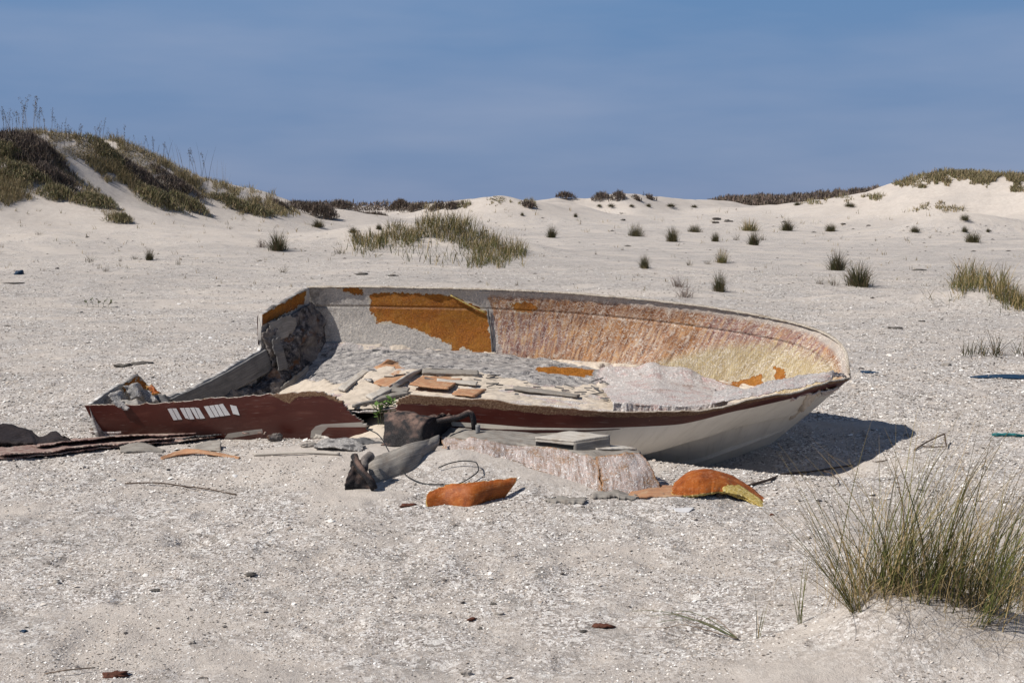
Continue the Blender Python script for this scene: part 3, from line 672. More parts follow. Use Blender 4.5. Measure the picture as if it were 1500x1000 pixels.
# gunwale lip: a folded flange along the far edge
for (GP, a, b, seed, nm) in ((FGp, 0, nt_ - 1, 3, 'gunwale_flange'),):
    idx = np.arange(a, b); g0 = GP[idx].copy(); u = Ufar[idx]
    w = .022 + .012 * fbm(u * 9, u * 0 + seed, 4, .7)
    inw = np.cross(np.gradient(g0, axis=0), np.array([0, 0, 1.0])); inw /= np.linalg.norm(inw, axis=1, keepdims=True)
    inw = np.where((inw[:, 1:2] > 0) & (tt[idx][:, None] < .9), -inw, inw)
    rows = [g0 + inw * (w * s)[:, None] * 1.0 + np.array([0, 0, 1.0]) * (.006 - .010 * s + .006 * fbm(u * 25, u * 0 + s * 9, 3))[:, None] for s in (-.25, .1, .4, .7)]
    Gd = np.stack(rows, 1)
    o = mesh(nm, Gd.reshape(-1, 3), grid_faces(len(idx), 4), M_RIM, boat); solid(o, .006, 0)

# aft near side: a broken length of topside standing on the sand
def aft_panel():
    tp = np.linspace(0, .43, 260); ng = line(NG, tp); ca = line(CA, tp); nv = 60
    ca[:, 2] = np.minimum(ca[:, 2], -.03)
    out = np.tile(np.array([-.1, -1, -.25]) * .03, (260, 1)); Gd = span(ng, ca, nv, 1.0, out)
    U = np.r_[0, np.cumsum(np.linalg.norm(np.diff(ng, axis=0), axis=1))][:, None] * np.ones((1, nv))
    V = np.concatenate([np.zeros((260, 1)), np.cumsum(np.linalg.norm(np.diff(Gd, axis=1), axis=2), 1)], 1)
    Gd[..., 2] -= np.clip(1 - V / .04, 0, 1) * (np.clip(fbm(U * 14, U * 0 + 31, 4, .7), -.5, .5) * .012 + .002)
    # bottom lip follows a straighter stern corner; right end is torn off at a slant
    tlim = .340 + .27 * V + .012 * fbm(V * 16, V * 0, 4, .7)
    keep = tp[:, None] < tlim
    q = proj(Gd); f = lambda pl: sd_poly(np.stack([U.ravel(), V.ravel()], -1), [(U.ravel()[k], V.ravel()[k]) for k in [np.argmin(((q.reshape(-1, 2) - np.array(c)) ** 2).sum(1)) for c in pl]])
    band = np.full(U.shape, 1.0)
    cream = np.maximum(f([(455, 640), (457, 630), (463, 623), (472, 620), (545, 617), (545, 623), (482, 625), (472, 633), (470, 642)]), f([(330, 640), (335, 633), (385, 627), (386, 633), (340, 640)]))
    wear = f([(395, 560), (400, 578), (425, 592), (440, 580), (480, 582), (500, 590), (520, 570), (500, 560)])
    wear = np.maximum(wear, .004 - V.ravel() - .006)
    o = mesh('aft_side_panel', Gd.reshape(-1, 3), grid_faces(260, nv, keep)[:, ::-1], [M_OUT, M_GRI, M_RIM], boat,
             dict(U=U, V=V, band=band, stripe=band * 0 - 1, cream=cream, wear=wear))
    o['label'] = 'dark red broken side panel with white striped marking'
    solid(o, .013, 1, 1, 2)
    # white striped marking, parallelogram bars
    def on(px, py):
        k = np.argmin(((q.reshape(-1, 2) - np.array([px, py])) ** 2).sum(1)); i, j = divmod(k, nv)
        base = Gd[i, j]; d = base - np.array([0, 0, CH]); dd = base[1] - .017
        return P(px, py, dd)
    bars = [((245.5, 598.5), (251.5, 598), (260.5, 614.5), (254.5, 615)), ((252.5, 598), (258.5, 598), (267, 614), (261.5, 614.3)),
            ((263.5, 597.5), (269.5, 597.2), (277.5, 613.6), (271.8, 612)), ((270.5, 597.2), (277.5, 597), (285, 613.3), (278.5, 613.8)),
            ((278.5, 597), (284.5, 596.6), (292.5, 613), (288, 612.5)), ((285.5, 596.5), (291.5, 597.5), (300.5, 612.2), (293.5, 613)),
            ((298.8, 595), (305.5, 594.2), (315, 610.6), (308.5, 611.3)), ((306.5, 594), (313, 593.2), (321.5, 609.6), (316, 610.4)),
            ((314, 593), (319.5, 592.3), (328.8, 608.7), (322.5, 609.4)), ((320.5, 592.2), (326.5, 591), (337.5, 607.6), (329.8, 608.5)),
            ((337, 592.8), (346.5, 594.8), (351.2, 608), (341.5, 605.8))]
    VV, FF = [], []
    for b in bars:
        k = len(VV)
        for c in b: VV.append(on(*c))
        FF.append([k, k + 3, k + 2, k + 1])
    m = mesh('striped_marking', VV, FF, M_WHT, boat, smooth=False)
    solid(m, .002, 1)
aft_panel()

# transom: upright stern board with the motor cut-out burnt away
T0, T1 = np.array([-2.95, 8.52, 0]), np.array([-1.67, 10.0, 0])
def tz(px, py):
    """photo pixel on the transom plane -> (t, z)"""
    a = (px - 750) / F; b = (500 - py) / F; rx = a / (CT + b * ST); rz = (-ST + b * CT) / (CT + b * ST)
    t = (rx * T0[1] - T0[0]) / ((T1 - T0)[0] - rx * (T1 - T0)[1]); y = T0[1] + t * (T1 - T0)[1]
    return t, CH + rz * y
def transom():
    prof = [tz(*p) for p in [(128, 593), (160, 571), (198, 548), (205, 553), (215, 566), (228, 577), (245, 580), (270, 573), (320, 546), (378, 513), (381, 506), (376, 498), (372, 462), (400, 448), (450, 421)]]
    ts = np.array([p[0] for p in prof]); zs = np.array([p[1] for p in prof])
    for k in range(1, len(ts)): ts[k] = max(ts[k], ts[k - 1] + .002)
    nu, nv = 240, 40; t = np.unique(np.r_[np.linspace(0, 1, nu), ts]); nu = len(t)
    zt = np.interp(t, ts, zs) + fbm(t * 40, t * 0 + 5, 4, .7) * .008
    N = np.cross((T1 - T0) / np.linalg.norm(T1 - T0), [0, 0, 1.0])        # towards the inside of the boat (right)
    v = np.linspace(0, 1, nv); Z = zt[:, None] * (1 - v) + (-.12) * v
    Gd = T0[None, None] + (T1 - T0)[None, None] * t[:, None, None] + np.array([0, 0, 1.0]) * Z[..., None]
    L = np.linalg.norm(T1 - T0); U = t[:, None] * L * np.ones((1, nv)); V = zt[:, None] - Z
    Gd[..., 0] += np.clip(.2 - Z, 0, 1) * .30 * np.clip(1 - t / .4, 0, 1)[:, None]
    Gd = Gd + N * (fbm(U * 6, Z * 6, 3) * .012)[..., None]
    ang = .35
    q = np.stack([U.ravel(), Z.ravel()], -1)
    def sd(pl): return sd_poly(q, [(tz(*c)[0] * L, tz(*c)[1]) for c in pl])
    orz = np.maximum(sd([(372, 463), (400, 449), (446, 424), (444, 440), (438, 446), (410, 462), (376, 480)]), sd([(172, 566), (200, 551), (214, 568), (195, 578), (185, 575)]))
    charz = np.maximum(sd([(376, 482), (410, 464), (445, 448), (480, 440), (480, 540), (380, 620), (300, 640), (380, 520)]), sd([(120, 600), (150, 582), (240, 580), (240, 640), (120, 640)]) )
    one = np.ones(U.shape)
    o = mesh('transom', Gd.reshape(-1, 3), grid_faces(nu, nv)[:, ::-1], [M_IN, M_OUT, M_GRI], boat,
             dict(U=U, V=V + .5, orz=orz, greyz=one, tanz=-one, purpz=-one, charz=charz, rimz=-one, band=one, stripe=-one, cream=-one, wear=-one))
    solid(o, .045, 0, 1, 2)
    at = lambda px, py, off: (lambda t_, z_: T0 + (T1 - T0) * t_ + np.array([0, 0, z_]) + N * off)(*tz(px, py))
    # grey plank under the cut-out, its tan foot board, charred packing
    patch('transom_plank', [[at(243, 583, .07), at(310, 552, .07), at(383, 511, .07)], [at(262, 604, .075), at(330, 573, .075), at(392, 540, .075)]], M_WD, o, th=.03, nu=80, nv=20, seed=4, jag=.004)
    patch('foot_board', [[at(300, 606, .19), at(366, 578, .19), at(404, 551, .19), at(432, 532, .17)], [at(310, 626, .22), at(372, 600, .22), at(416, 572, .22), at(438, 548, .19)]], M_WG, o, th=.02, nu=60, nv=12, seed=9, jag=.012)
    patch('knee_board', [[at(388, 472, .05), at(416, 462, .07), at(442, 470, .06)], [at(392, 500, .08), at(420, 488, .09), at(440, 500, .08)]], M_WG, o, th=.015, nu=30, nv=20, seed=11, jag=.02)
    patch('charred_packing', [[at(250, 598, .06), at(330, 574, .06), at(386, 545, .07), at(440, 500, .06)], [at(262, 608, .12), at(336, 584, .14), at(392, 556, .15), at(446, 520, .12)], [at(270, 622, .13), at(342, 602, .16), at(398, 574, .18), at(452, 536, .14)]], M_CHAR, o, th=.02, nu=110, nv=40, seed=5, jag=.02, bumpy=.035)
    patch('charred_knee', [[at(379, 486, .05), at(412, 468, .05), at(446, 446, .04), at(462, 436, .03)], [at(382, 505, .07), at(414, 490, .10), at(446, 478, .09), at(466, 470, .06)], [at(388, 530, .07), at(418, 522, .11), at(448, 505, .10), at(474, 498, .07)], [at(394, 552, .08), at(424, 546, .12), at(450, 532, .11), at(470, 520, .08)]], M_CHAR, o, th=.02, nu=70, nv=60, seed=6, jag=.02, bumpy=.03)
    patch('torn_strip', [[at(384, 496, .12), at(396, 492, .13)], [at(392, 540, .15), at(404, 536, .16)]], M_WD, o, th=.012, nu=14, nv=30, seed=21, jag=.015, bumpy=.01)
    # crumpled laminate in the near stern corner
    for k, (px, py, w, hgt, m) in enumerate([(165, 583, 26, 12, M_GRI), (185, 572, 26, 16, M_GRI), (205, 580, 24, 14, M_GRI), (222, 584, 22, 12, M_WD), (176, 586, 34, 8, M_WW), (196, 566, 14, 9, M_OR), (150, 588, 24, 8, M_GRI)]):
        o2 = .05 + .03 * k
        patch('torn_laminate', [[at(px - w / 2, py - hgt / 2, o2), at(px, py - hgt * .8, o2 + .03), at(px + w / 2, py - hgt / 2 + 3, o2)],
                                [at(px - w / 2 + 4, py + hgt / 2, o2 + .06), at(px, py + hgt * .3, o2 + .1), at(px + w / 2 - 3, py + hgt / 2, o2 + .04)]], m, o, th=.008, nu=22, nv=14, seed=40 + k, jag=.016, bumpy=.02)
    return at
AT = transom()

# inside: torn floor laminate, with drifted sand lying over it
def floor_and_sand():
    t = np.linspace(0, .985, 420); nv = 190
    far = line(FC, t); near = line(NG, t).copy(); near += np.array([.0, .045, -.035])
    low = np.interp(t, [0, .15, .30, .40, .46, .55, .9, 1], [.16, .16, .12, .10, .05, .02, .02, .05]); near[:, 2] -= low
    far = far + np.array([0, -.02, .02])
    v = np.linspace(0, 1, nv); Gd = far[:, None] * (1 - v)[None, :, None] + near[:, None] * v[None, :, None]
    U = np.r_[0, np.cumsum(np.linalg.norm(np.diff(near, axis=0), axis=1))][:, None] * np.ones((1, nv)); Vf = np.linalg.norm(Gd - far[:, None], axis=2)
    sag = np.sin(math.pi * v)[None] * np.interp(t, [0, .4, .65, .82, .92, 1], [.05, .06, .08, .14, .12, .0])[:, None]
    Gd[..., 2] -= sag + np.clip(1 - t / .24, 0, 1)[:, None] ** .8 * .24 * np.sin(math.pi * v ** .8)[None] ** .6
    Q = proj(Gd); q = Q.reshape(-1, 2)
    def uvp(pl):
        out = []
        for c in pl:
            k = np.argmin(((q - np.array(c)) ** 2).sum(1)); out.append((U.ravel()[k], Vf.ravel()[k]))
        return out
    uq = np.stack([U.ravel(), Vf.ravel()], -1)
    sd = lambda pl: sd_poly(uq, uvp(pl)).reshape(U.shape)
    linz = sd([(862, 560), (880, 540), (925, 532), (958, 525), (985, 530), (1020, 541), (1045, 556), (1080, 570), (1200, 554), (1180, 562), (1100, 580), (1010, 597), (960, 596), (930, 590), (990, 588), (960, 575), (900, 566)])
    gri = sd([(440, 490), (480, 482), (600, 494), (720, 508), (800, 526), (880, 545), (870, 566), (790, 566), (700, 552), (600, 545), (560, 541), (545, 548), (530, 560), (500, 565), (455, 560), (445, 540)])
    ob = np.maximum(sd([(785, 541), (870, 548), (866, 556), (830, 556), (785, 548)]), sd([(1045, 566), (1062, 563), (1085, 560), (1114, 551), (1117, 562), (1100, 570), (1060, 571)]))
    mz = np.maximum(np.maximum(linz, gri), ob)
    n = fbm(U * 6, Vf * 6, 5, .6)
    rip = fbm(U * 3, Vf * 22 + U * 3, 3)
    expose = mz + n * .09
    fl = Gd.copy(); fl[..., 2] += fbm(U * 5, Vf * 9 + U * 2, 3, .5) * .012 + np.clip(fbm(U * 2.6 + 3, Vf * 16 + U * 3, 3) * 7, -.5, .5) * .014 + np.clip(fbm(U * 7 + 9, Vf * 24, 2) * 7, -.5, .5) * .005 + np.clip(linz, 0, .1) * .35 + np.clip(gri, 0, .06) * .3
    fo = mesh('floor_laminate', fl.reshape(-1, 3), grid_faces(len(t), nv)[:, ::-1], M_LIN, boat, dict(U=U, V=Vf, grit=gri, orz=ob)); solid(fo, .008, 1)
    sd_ = Gd.copy(); sd_[..., 2] += .012 + fbm(U * 2.2 + 3, Vf * 2.2, 3) * .026 + rip * .010 + fbm(U * 14, Vf * 14, 4, .65) * .010 - np.clip(expose * 1.2, -.012, .09)
    edge = np.minimum(1 - v, v)[None]
    sd_[..., 2] -= np.clip(.02 - edge * .8, 0, 1) * .2
    so = mesh('drifted_sand', sd_.reshape(-1, 3), grid_faces(len(t), nv)[:, ::-1], M_DRIFT, None)
    tag(so, 'fine cream sand drifted inside the broken boat hull', None, None, 'structure')
    SQ = proj(sd_).reshape(-1, 2); SP = sd_.reshape(-1, 3)
    def on(px, py, up=.012):
        k = np.argmin(((SQ - np.array([px, py])) ** 2).sum(1)); p = P(px, py, SP[k, 1]); p[2] = SP[k, 2]; p = p + np.array([0, 0, up])
        return p
    return on
ON = floor_and_sand()
# sand tongue spilling through the gap in the near side
def tongue():
    n, m = 70, 70; u = np.linspace(-1, 1, n); X, Y = np.meshgrid(u, u, indexing='ij')
    x = -.95 + X * .75; y = 8.15 + Y * .75
    g = np.exp(-((X - .24) / .40) ** 2 - ((Y - .14) / .46) ** 2)
    z = ground(x, y)[0] - .045 + g * .23 + fbm(x * 5, y * 5, 3) * .02
    o = mesh('sand_spill', np.stack([x, y, z], -1).reshape(-1, 3), grid_faces(n, m), M_DRIFT)
    tag(o, 'sand spilling through the gap in the near side of the boat', None, None, 'structure')
tongue()

def fboard(name, a, b, c, d, th, m, seed, up=.016, lab=None, **kw):
    o = board(name, [ON(*a, up), ON(*b, up), ON(*c, up), ON(*d, up)], th, m, boat, seed, off=-1, **kw)
    if lab: o['label'] = lab
    return o
def liners():
    def fl(px, py, up): return ON(px, py, up)
    def nd(px, d=0): return float(np.interp(px, [c[1] for c in NG], [c[3] for c in NG])) + d
    top = [(858, 563), (872, 547), (905, 541), (932, 537), (956, 530), (972, 534), (1000, 537), (1022, 547), (1042, 561)]
    wd = [float(np.interp(c[0], [c2[1] for c2 in FG], [c2[3] for c2 in FG])) for c in top]
    R1 = [P(c[0], c[1], d - .22) for c, d in zip(top, wd)]
    midp = [(880, 568), (900, 563), (920, 561), (940, 559), (960, 558), (980, 562), (1003, 566), (1026, 571), (1050, 576)]
    R2 = [P(c[0], c[1], d - .62) for c, d in zip(midp, wd)]
    bot = [(900, 590), (918, 590), (936, 592), (954, 593), (974, 594), (994, 595), (1016, 594), (1040, 590), (1064, 586)]
    R3 = [P(c[0], c[1], nd(c[0], .12)) for c in bot]
    dz = np.array([0, -.01, -.07]); patch('torn_liner', [R1, R2, R3, [p + dz for p in R3]], M_LIN2, boat, nu=180, nv=90, th=.006, jag=.022, bumpy=.006, seed=131)
    top = [(1046, 574), (1075, 569), (1100, 566), (1130, 557), (1160, 552), (1190, 547), (1215, 545), (1236, 546)]
    bot = [(1040, 590), (1070, 586), (1100, 580), (1130, 574), (1160, 568), (1190, 561), (1215, 555), (1238, 550.5)]
    patch('torn_liner', [[P(c[0], c[1], nd(c[0], .30 if c[0] < 1200 else .10)) for c in top], [P((a[0] + b[0]) / 2, (a[1] + b[1]) / 2 + 1, nd(b[0], .16 if b[0] < 1200 else .05)) for a, b in zip(top, bot)], [P(c[0], c[1], nd(c[0], .035)) for c in bot]], M_LIN2, boat, nu=150, nv=30, th=.006, jag=.03, bumpy=.008, seed=133, ends=False)
liners()
fboard('floor_panel', (515, 562), (569, 536), (622, 545), (570, 574), .012, M_PLY, 1, .045, nu=40, nv=24)
fboard('floor_panel', (600, 571), (636, 548), (692, 554), (656, 577), .012, M_PLY, 2, .045, nu=40, nv=24)
fboard('floor_panel', (662, 581), (672, 573), (712, 573), (695, 583), .010, M_PLY, 3, .02)
fboard('batten', (536, 587), (619, 549), (626, 552), (546, 592), .02, M_WW, 4, .04)
fboard('batten', (495, 573), (548, 533), (556, 536), (506, 576), .02, M_WW, 5, .03)
fboard('batten', (515, 600), (590, 576), (600, 580), (520, 606), .02, M_WG, 6, .03)
fboard('batten', (620, 545), (700, 548), (702, 552), (618, 550), .02, M_WG, 7, .03)
fboard('batten', (690, 535), (790, 547), (788, 552), (690, 541), .02, M_WG, 8, .03)
fboard('batten', (752, 570), (850, 582), (846, 586), (752, 574), .015, M_WG, 18, .025)
fboard('batten', (560, 572), (600, 574), (596, 580), (552, 578), .015, M_WG, 19, .03)
fboard('batten', (640, 560), (700, 565), (698, 569), (640, 564), .010, M_WW, 21, .03)
fboard('batten', (470, 528), (520, 538), (516, 545), (466, 535), .014, M_GRI, 22, .03)
fboard('batten', (500, 545), (548, 556), (544, 562), (495, 552), .014, M_GRI, 23, .03)
fboard('batten', (505, 556), (540, 540), (560, 545), (520, 563), .012, M_WD, 24, .02)
rr = np.random.RandomState(12)
def splinters():
    VV, FF, UU, VA = [], [], [], []
    for k in range(230):
        px = rr.uniform(455, 900); lo = np.interp(px, [455, 720, 900], [512, 530, 556]); hi = np.interp(px, [455, 560, 900], [560, 586, 590])
        py = rr.uniform(lo, min(hi, lo + 42 * rr.rand() ** .6 + 4)); c = ON(px, py, .012 + .012 * rr.rand()); a = rr.normal(-.25, .5)
        L = rr.uniform(.02, .11); w = rr.uniform(.004, .014); d = np.array([math.cos(a), math.sin(a), rr.normal(0, .12)]); s = np.array([-math.sin(a), math.cos(a), rr.normal(0, .2)]); z = np.array([0, 0, .004])
        b0 = len(VV)
        for (i, j, q) in ((-1, -1, 0), (1, -.4, 0), (1, .5, 0), (-1, 1, 0), (-1, -1, 1), (1, -.4, 1), (1, .5, 1), (-1, 1, 1)):
            VV.append(c + d * L * i / 2 + s * w * j / 2 + z * (q * 2 - 1)); UU.append(k * .31 + L * i / 2); VA.append(k * .17 + w * j)
        for f in ((3, 2, 1, 0), (4, 5, 6, 7), (0, 1, 5, 4), (1, 2, 6, 5), (2, 3, 7, 6), (3, 0, 4, 7)): FF.append([b0 + i for i in f])
    h = len(FF) // 12 * 6
    a_ = dict(U=np.array(UU), V=np.array(VA))
    o = mesh('wood_splinters', VV, FF, M_WD, boat, a_, smooth=False); o['kind'] = 'stuff'
splinters()

# ------------------------------------------------------------------ wreckage lying round the boat
def thing(o, label, cat, group=None): return tag(setbase(o) if not o.children and o.type == 'MESH' and o.location.length < 1e-6 else o, label, cat, group)
def gp(px, py, up=0.0):
    p = G1(px, py); p[2] += up; return p
# long red-brown strip lying at far left
def strip():
    root = empty('laminate_strip', tuple(gp(180, 652)))
    for k, (top, bot, up, sd) in enumerate([
            ([(-60, 664), (60, 652), (150, 641), (250, 637), (320, 639)], [(-60, 681), (60, 671), (150, 660), (235, 653), (310, 645)], .030, 61),
            ([(40, 655), (120, 644), (200, 638), (300, 634), (392, 639)], [(60, 662), (130, 652), (210, 646), (300, 642), (390, 643)], .050, 62),
            ([(0, 668), (70, 661), (130, 654), (190, 650), (250, 646)], [(0, 677), (70, 671), (130, 663), (190, 657), (252, 651)], .055, 63),
            ([(215, 648), (260, 644), (300, 640), (330, 637), (352, 634)], [(220, 653), (262, 649), (302, 646), (332, 643), (354, 641)], .045, 64)]):
        n = len(top); mid = [((a[0] + b[0]) / 2, (a[1] + b[1]) / 2) for a, b in zip(top, bot)]
        patch('strip_layer', [[gp(*q, up * .3) for q in top], [gp(*q, up * .6) for q in mid], [gp(*q, up * .85) for q in bot]], [M_RW, M_RW, M_WD][:1] if k != 3 else M_WD, root, nu=220, nv=26, th=.008, jag=.03, bumpy=.006, seed=sd)
    tag(root, 'long splintered red-brown laminate strip lying in front of the dark red panel', 'wreckage')
strip()
thing(patch('charred_board', [[gp(-40, 640, .08), gp(30, 640, .085), gp(60, 647, .04), gp(80, 645, .07), gp(100, 650, .02)], [gp(-40, 656, .05), gp(30, 656, .03), gp(60, 657, .02), gp(80, 656, .02), gp(100, 652, .01)]], M_CHD, nu=60, nv=16, th=.02, jag=.03, bumpy=.012, seed=63),
      'charred black chunk of wreckage at the left edge of the picture', 'wreckage')
thing(patch('curved_sliver', [[gp(235, 671, .01), gp(268, 664, .03), gp(310, 666, .025), gp(352, 671, .008)], [gp(237, 673, .005), gp(270, 668, .02), gp(310, 669, .02), gp(350, 673, .005)]], M_PLY, nu=60, nv=10, th=.008, seed=65),
      'thin curved orange sliver lying in front of the red-brown strip', 'wreckage')
thing(patch('woven_scrap', [[gp(286, 658, .03), gp(305, 655, .045), gp(323, 655, .05)], [gp(288, 661, .01), gp(306, 661, .01), gp(323, 662, .01)]], M_WG, nu=24, nv=14, th=.01, seed=66, jag=.008),
      'small tan woven scrap standing behind the curved orange sliver', 'wreckage')
thing(patch('laminate_scrap', [[gp(176, 657, .03), gp(205, 656, .04), gp(240, 661, .01)], [gp(176, 664, .01), gp(205, 663, .01), gp(238, 663, .005)]], M_WG, nu=40, nv=10, th=.01, seed=67, jag=.012),
      'short tan scrap lying against the front edge of the red-brown strip', 'wreckage')
thing(patch('laminate_flake', [[gp(458, 656, .02), gp(480, 650, .04), gp(512, 650, .04), gp(534, 657, .02)], [gp(462, 660, .02), gp(485, 661, .03), gp(512, 662, .03), gp(530, 661, .01)]], M_GRI, nu=50, nv=16, th=.01, seed=68, jag=.014, bumpy=.01),
      'flat purple-grey flake of laminate on the sand below the torn panel end', 'wreckage')
thing(tube('pale_stick', [gp(372, 668, .01), gp(420, 667, .015), gp(460, 666, .015), gp(497, 667, .012)], .009, M_WW), 'thin pale stick lying flat in front of the purple-grey flake', 'stick')
thing(lump('charred_bit', gp(404, 645, .02), (.05, .03, .028), M_CHAR, seed=4), 'small black charred lump beside the purple-grey flake', 'wreckage')
thing(lump('blue_grey_bit', gp(452, 654, .01), (.05, .03, .02), M_GSTN, seed=6), 'small blue-grey crumb at the left tip of the purple-grey flake', 'wreckage')
for k, (px, py, a, b, m, lab) in enumerate([
        (400, 636, 70, 8, M_WD, 'dark torn edging under the middle of the dark red panel'),
        (250, 633, 40, 9, M_WW, 'frayed pale laminate scrap at the foot of the dark red panel'),
        (310, 634, 30, 9, M_WW, 'smaller frayed pale scrap under the striped marking'),
        (492, 640, 60, 5, M_WW, 'narrow pale splinter under the torn end of the dark red panel'),
        (545, 622, 40, 14, M_WG, 'grey splintered board in the gap between the two red sides'),
        (520, 607, 46, 12, M_WG, 'grey weathered block in the gap under the plywood'),
        (530, 650, 60, 5, M_WD, 'dark splinter lying left of the charcoal carpet'),
        (900, 728, 70, 12, M_WG, 'grey splintered ply lying left of the tan flat sheet'),
        (830, 735, 60, 6, M_WG, 'thin grey splinter on the sand right of the curled orange piece')]):
    p = gp(px, py)
    w = a * p[1] / F / 2; d = .035; sh = .02 if k not in (4, 5) else .07
    thing(patch('splintered_board', [[p + np.array([-w, d, sh * .6]), p + np.array([0, d, sh * 1.8]), p + np.array([w, d, sh * .6])], [p + np.array([-w, 0, sh]), p + np.array([0, -.01, sh * 1.4]), p + np.array([w, 0, sh * .5])], [p + np.array([-w, -d, .0]), p + np.array([0, -d, .005]), p + np.array([w * .9, -d, .0])]], m, nu=50, nv=12, th=.008, jag=.02, bumpy=.012, seed=70 + k), lab, 'wreckage')

def stand(rows, rel, base=None, sink=.02):
    """rows of photo pixels, last row touching the sand; rel = how far behind the contact line each row is"""
    gy = [G1(*c)[1] for c in rows[-1]]
    out = []
    for k, (r, q) in enumerate(zip(rows, rel)):
        out.append([P(c[0], c[1], g + (q if not isinstance(q, (list, tuple)) else q[i])) for i, (c, g) in enumerate(zip(r, gy))])
    out.append([p + np.array([0, .0, -sink]) for p in out[-1]])
    return out
# charcoal carpet folded over beside the boat
def carpet():
    root = empty('folded_carpet', tuple(gp(628, 655))); c = gp(628, 655)
    R_ = stand([[(568, 602), (590, 604), (620, 608), (650, 606), (672, 609), (692, 604)],
                [(565, 606), (590, 605), (622, 609), (650, 606), (672, 611), (692, 606)],
                [(563, 618), (590, 616), (618, 618), (640, 616), (664, 618), (691, 614)],
                [(561, 640), (590, 638), (616, 636), (636, 634), (662, 630), (692, 626)],
                [(559, 652), (590, 655), (615, 656), (640, 652), (664, 645), (696, 640)]], [.30, .16, .08, .03, 0])
    patch('carpet_sheet', R_, M_CARP, root, nu=90, nv=50, th=.014, jag=.01, bumpy=.014, seed=31)
    D = R_[-2][3][1] + .02
    tube('rolled_edge', [P(640, 617, D), P(655, 614, D), P(672, 611, D), P(688, 604, D), P(694, 618, D), P(695, 632, D + .05)], .018, M_CARP, root, 8)
    tag(root, 'charcoal carpet folded over a board against the near side of the boat', 'carpet')
carpet()
# fallen fibreglass hatch: sloping glass side, plank top, bent end
def hatch():
    root = empty('fallen_hatch', tuple(gp(800, 705)))
    lo = [(650, 656), (700, 662), (760, 679), (820, 699), (882, 722)]
    R_ = stand([[(646, 641), (700, 642), (760, 650), (820, 658), (873, 669)],
                [(647, 646), (700, 648), (760, 659), (820, 671), (877, 687)], lo], [.22, .12, 0])
    patch('glass_side', R_, M_FIB, root, nu=130, nv=44, th=.010, jag=.010, bumpy=.010, seed=33)
    E = stand([[(872, 669), (905, 664), (938, 662)], [(876, 686), (915, 682), (952, 681)], [(881, 704), (922, 703), (962, 702)], [(882, 721), (922, 723), (970, 718)]], [.22, .13, .05, 0])
    E[0][0] = R_[0][-1] + np.array([0, -.01, .002])
    patch('bent_end', E, M_FIB, root, nu=60, nv=40, th=.012, jag=.008, bumpy=.008, seed=34)
    T = R_[0]; bk = [P(650, 627, T[0][1] + .22), P(700, 627, T[1][1] + .26), P(780, 635, T[2][1] + .28), P(880, 650, T[3][1] + .26), P(938, 661, E[0][2][1] + .01)]
    patch('plank_top', [bk, [p + np.array([0, -.012, .004]) for p in T]], M_WG, root, nu=110, nv=18, th=.022, jag=.008, bumpy=.006, seed=35)
    p = (bk[1] + T[1]) / 2
    tube('post_stub', [p, p + np.array([0, 0, .05])], .015, M_PIPE, root, 14, n=6)
    q = (bk[3] * .5 + T[4] * .5) + np.array([0.02, 0, .02])
    patch('loose_batten', [[q + np.array([-.09, .07, 0]), q + np.array([.12, .06, 0])], [q + np.array([-.03, -.05, 0.004]), q + np.array([.2, -.05, 0])]], M_WW, root, nu=30, nv=8, th=.012, jag=.008, seed=36)
    global HB; HB = T[3][1]
    tag(root, 'fallen fibreglass hatch with a grey plank top and rusty bent end, half buried', 'hatch')
hatch()
def hollow_board():
    D = HB; root = empty('hollow_board', tuple(P(840, 652, D)))
    a, b, c, d = P(785, 643, D + .10), P(841, 648, D - .03), P(894, 640, D + .03), P(835, 634, D + .26)
    board('top_board', [a, b, c, d], .014, M_WW, root, 81, nu=40, nv=14, jag=.004)
    dn = np.array([0, .012, -.055])
    patch('dark_side', [[a + [0, .01, -.01], b + [0, .012, -.01]], [a + dn, b + dn]], M_BLK, root, nu=20, nv=8, th=.004, jag=.001, bumpy=0, seed=82)
    patch('end_board', [[b + [0, -.004, -.002], c + [0, -.004, -.002]], [b + [0, -.004, -.062], c + [0, -.004, -.055]]], M_WG, root, nu=14, nv=8, th=.012, jag=.002, seed=83)
    patch('front_lip', [[a + [0, -.006, -.002], b + [0, -.006, -.002]], [a + [0, -.006, -.012], b + [0, -.006, -.016]]], M_WW, root, nu=30, nv=4, th=.008, jag=.002, seed=84)
    tag(root, 'pale hollow board with a black underside resting on the hatch', 'board')
hollow_board()
# bowed grey plank and its twisted torn end
def bowed():
    R_ = stand([[(642, 640), (602, 652), (568, 664), (548, 671), (541, 676)],
                [(641, 648), (603, 664), (570, 678), (549, 686), (540, 690)],
                [(633, 660), (606, 683), (574, 698), (552, 705), (545, 706)]], [.10, .03, 0])
    o = patch('bowed_plank', R_, M_WG, nu=90, nv=34, th=.016, jag=.004, bumpy=.004, seed=86)
    thing(o, 'long bowed grey-brown plank leaning out of the sand left of the hatch', 'plank')
    root = empty('twisted_carpet', tuple(gp(525, 715)))
    R_ = stand([[(516, 676), (524, 670), (532, 669)], [(510, 694), (522, 690), (536, 694)], [(505, 718), (525, 716), (548, 716)]], [.12, .05, 0])
    patch('torn_flap', R_, M_CARP, root, nu=30, nv=40, th=.016, jag=.01, bumpy=.02, seed=87)
    D = R_[2][1][1]
    tube('twisted_roll', [P(519, 668, D + .1), P(524, 680, D + .04), P(534, 694, D - .01), P(544, 706, D - .02), P(548, 716, D - .02)], .022, M_CARP, root, 8)
    tube('twisted_roll', [P(543, 667, D + .14), P(534, 676, D + .08), P(532, 688, D + .03)], .026, M_CHAR, root, 8)
    tag(root, 'dark twisted scrap of carpet at the left tip of the bowed plank', 'carpet')
bowed()
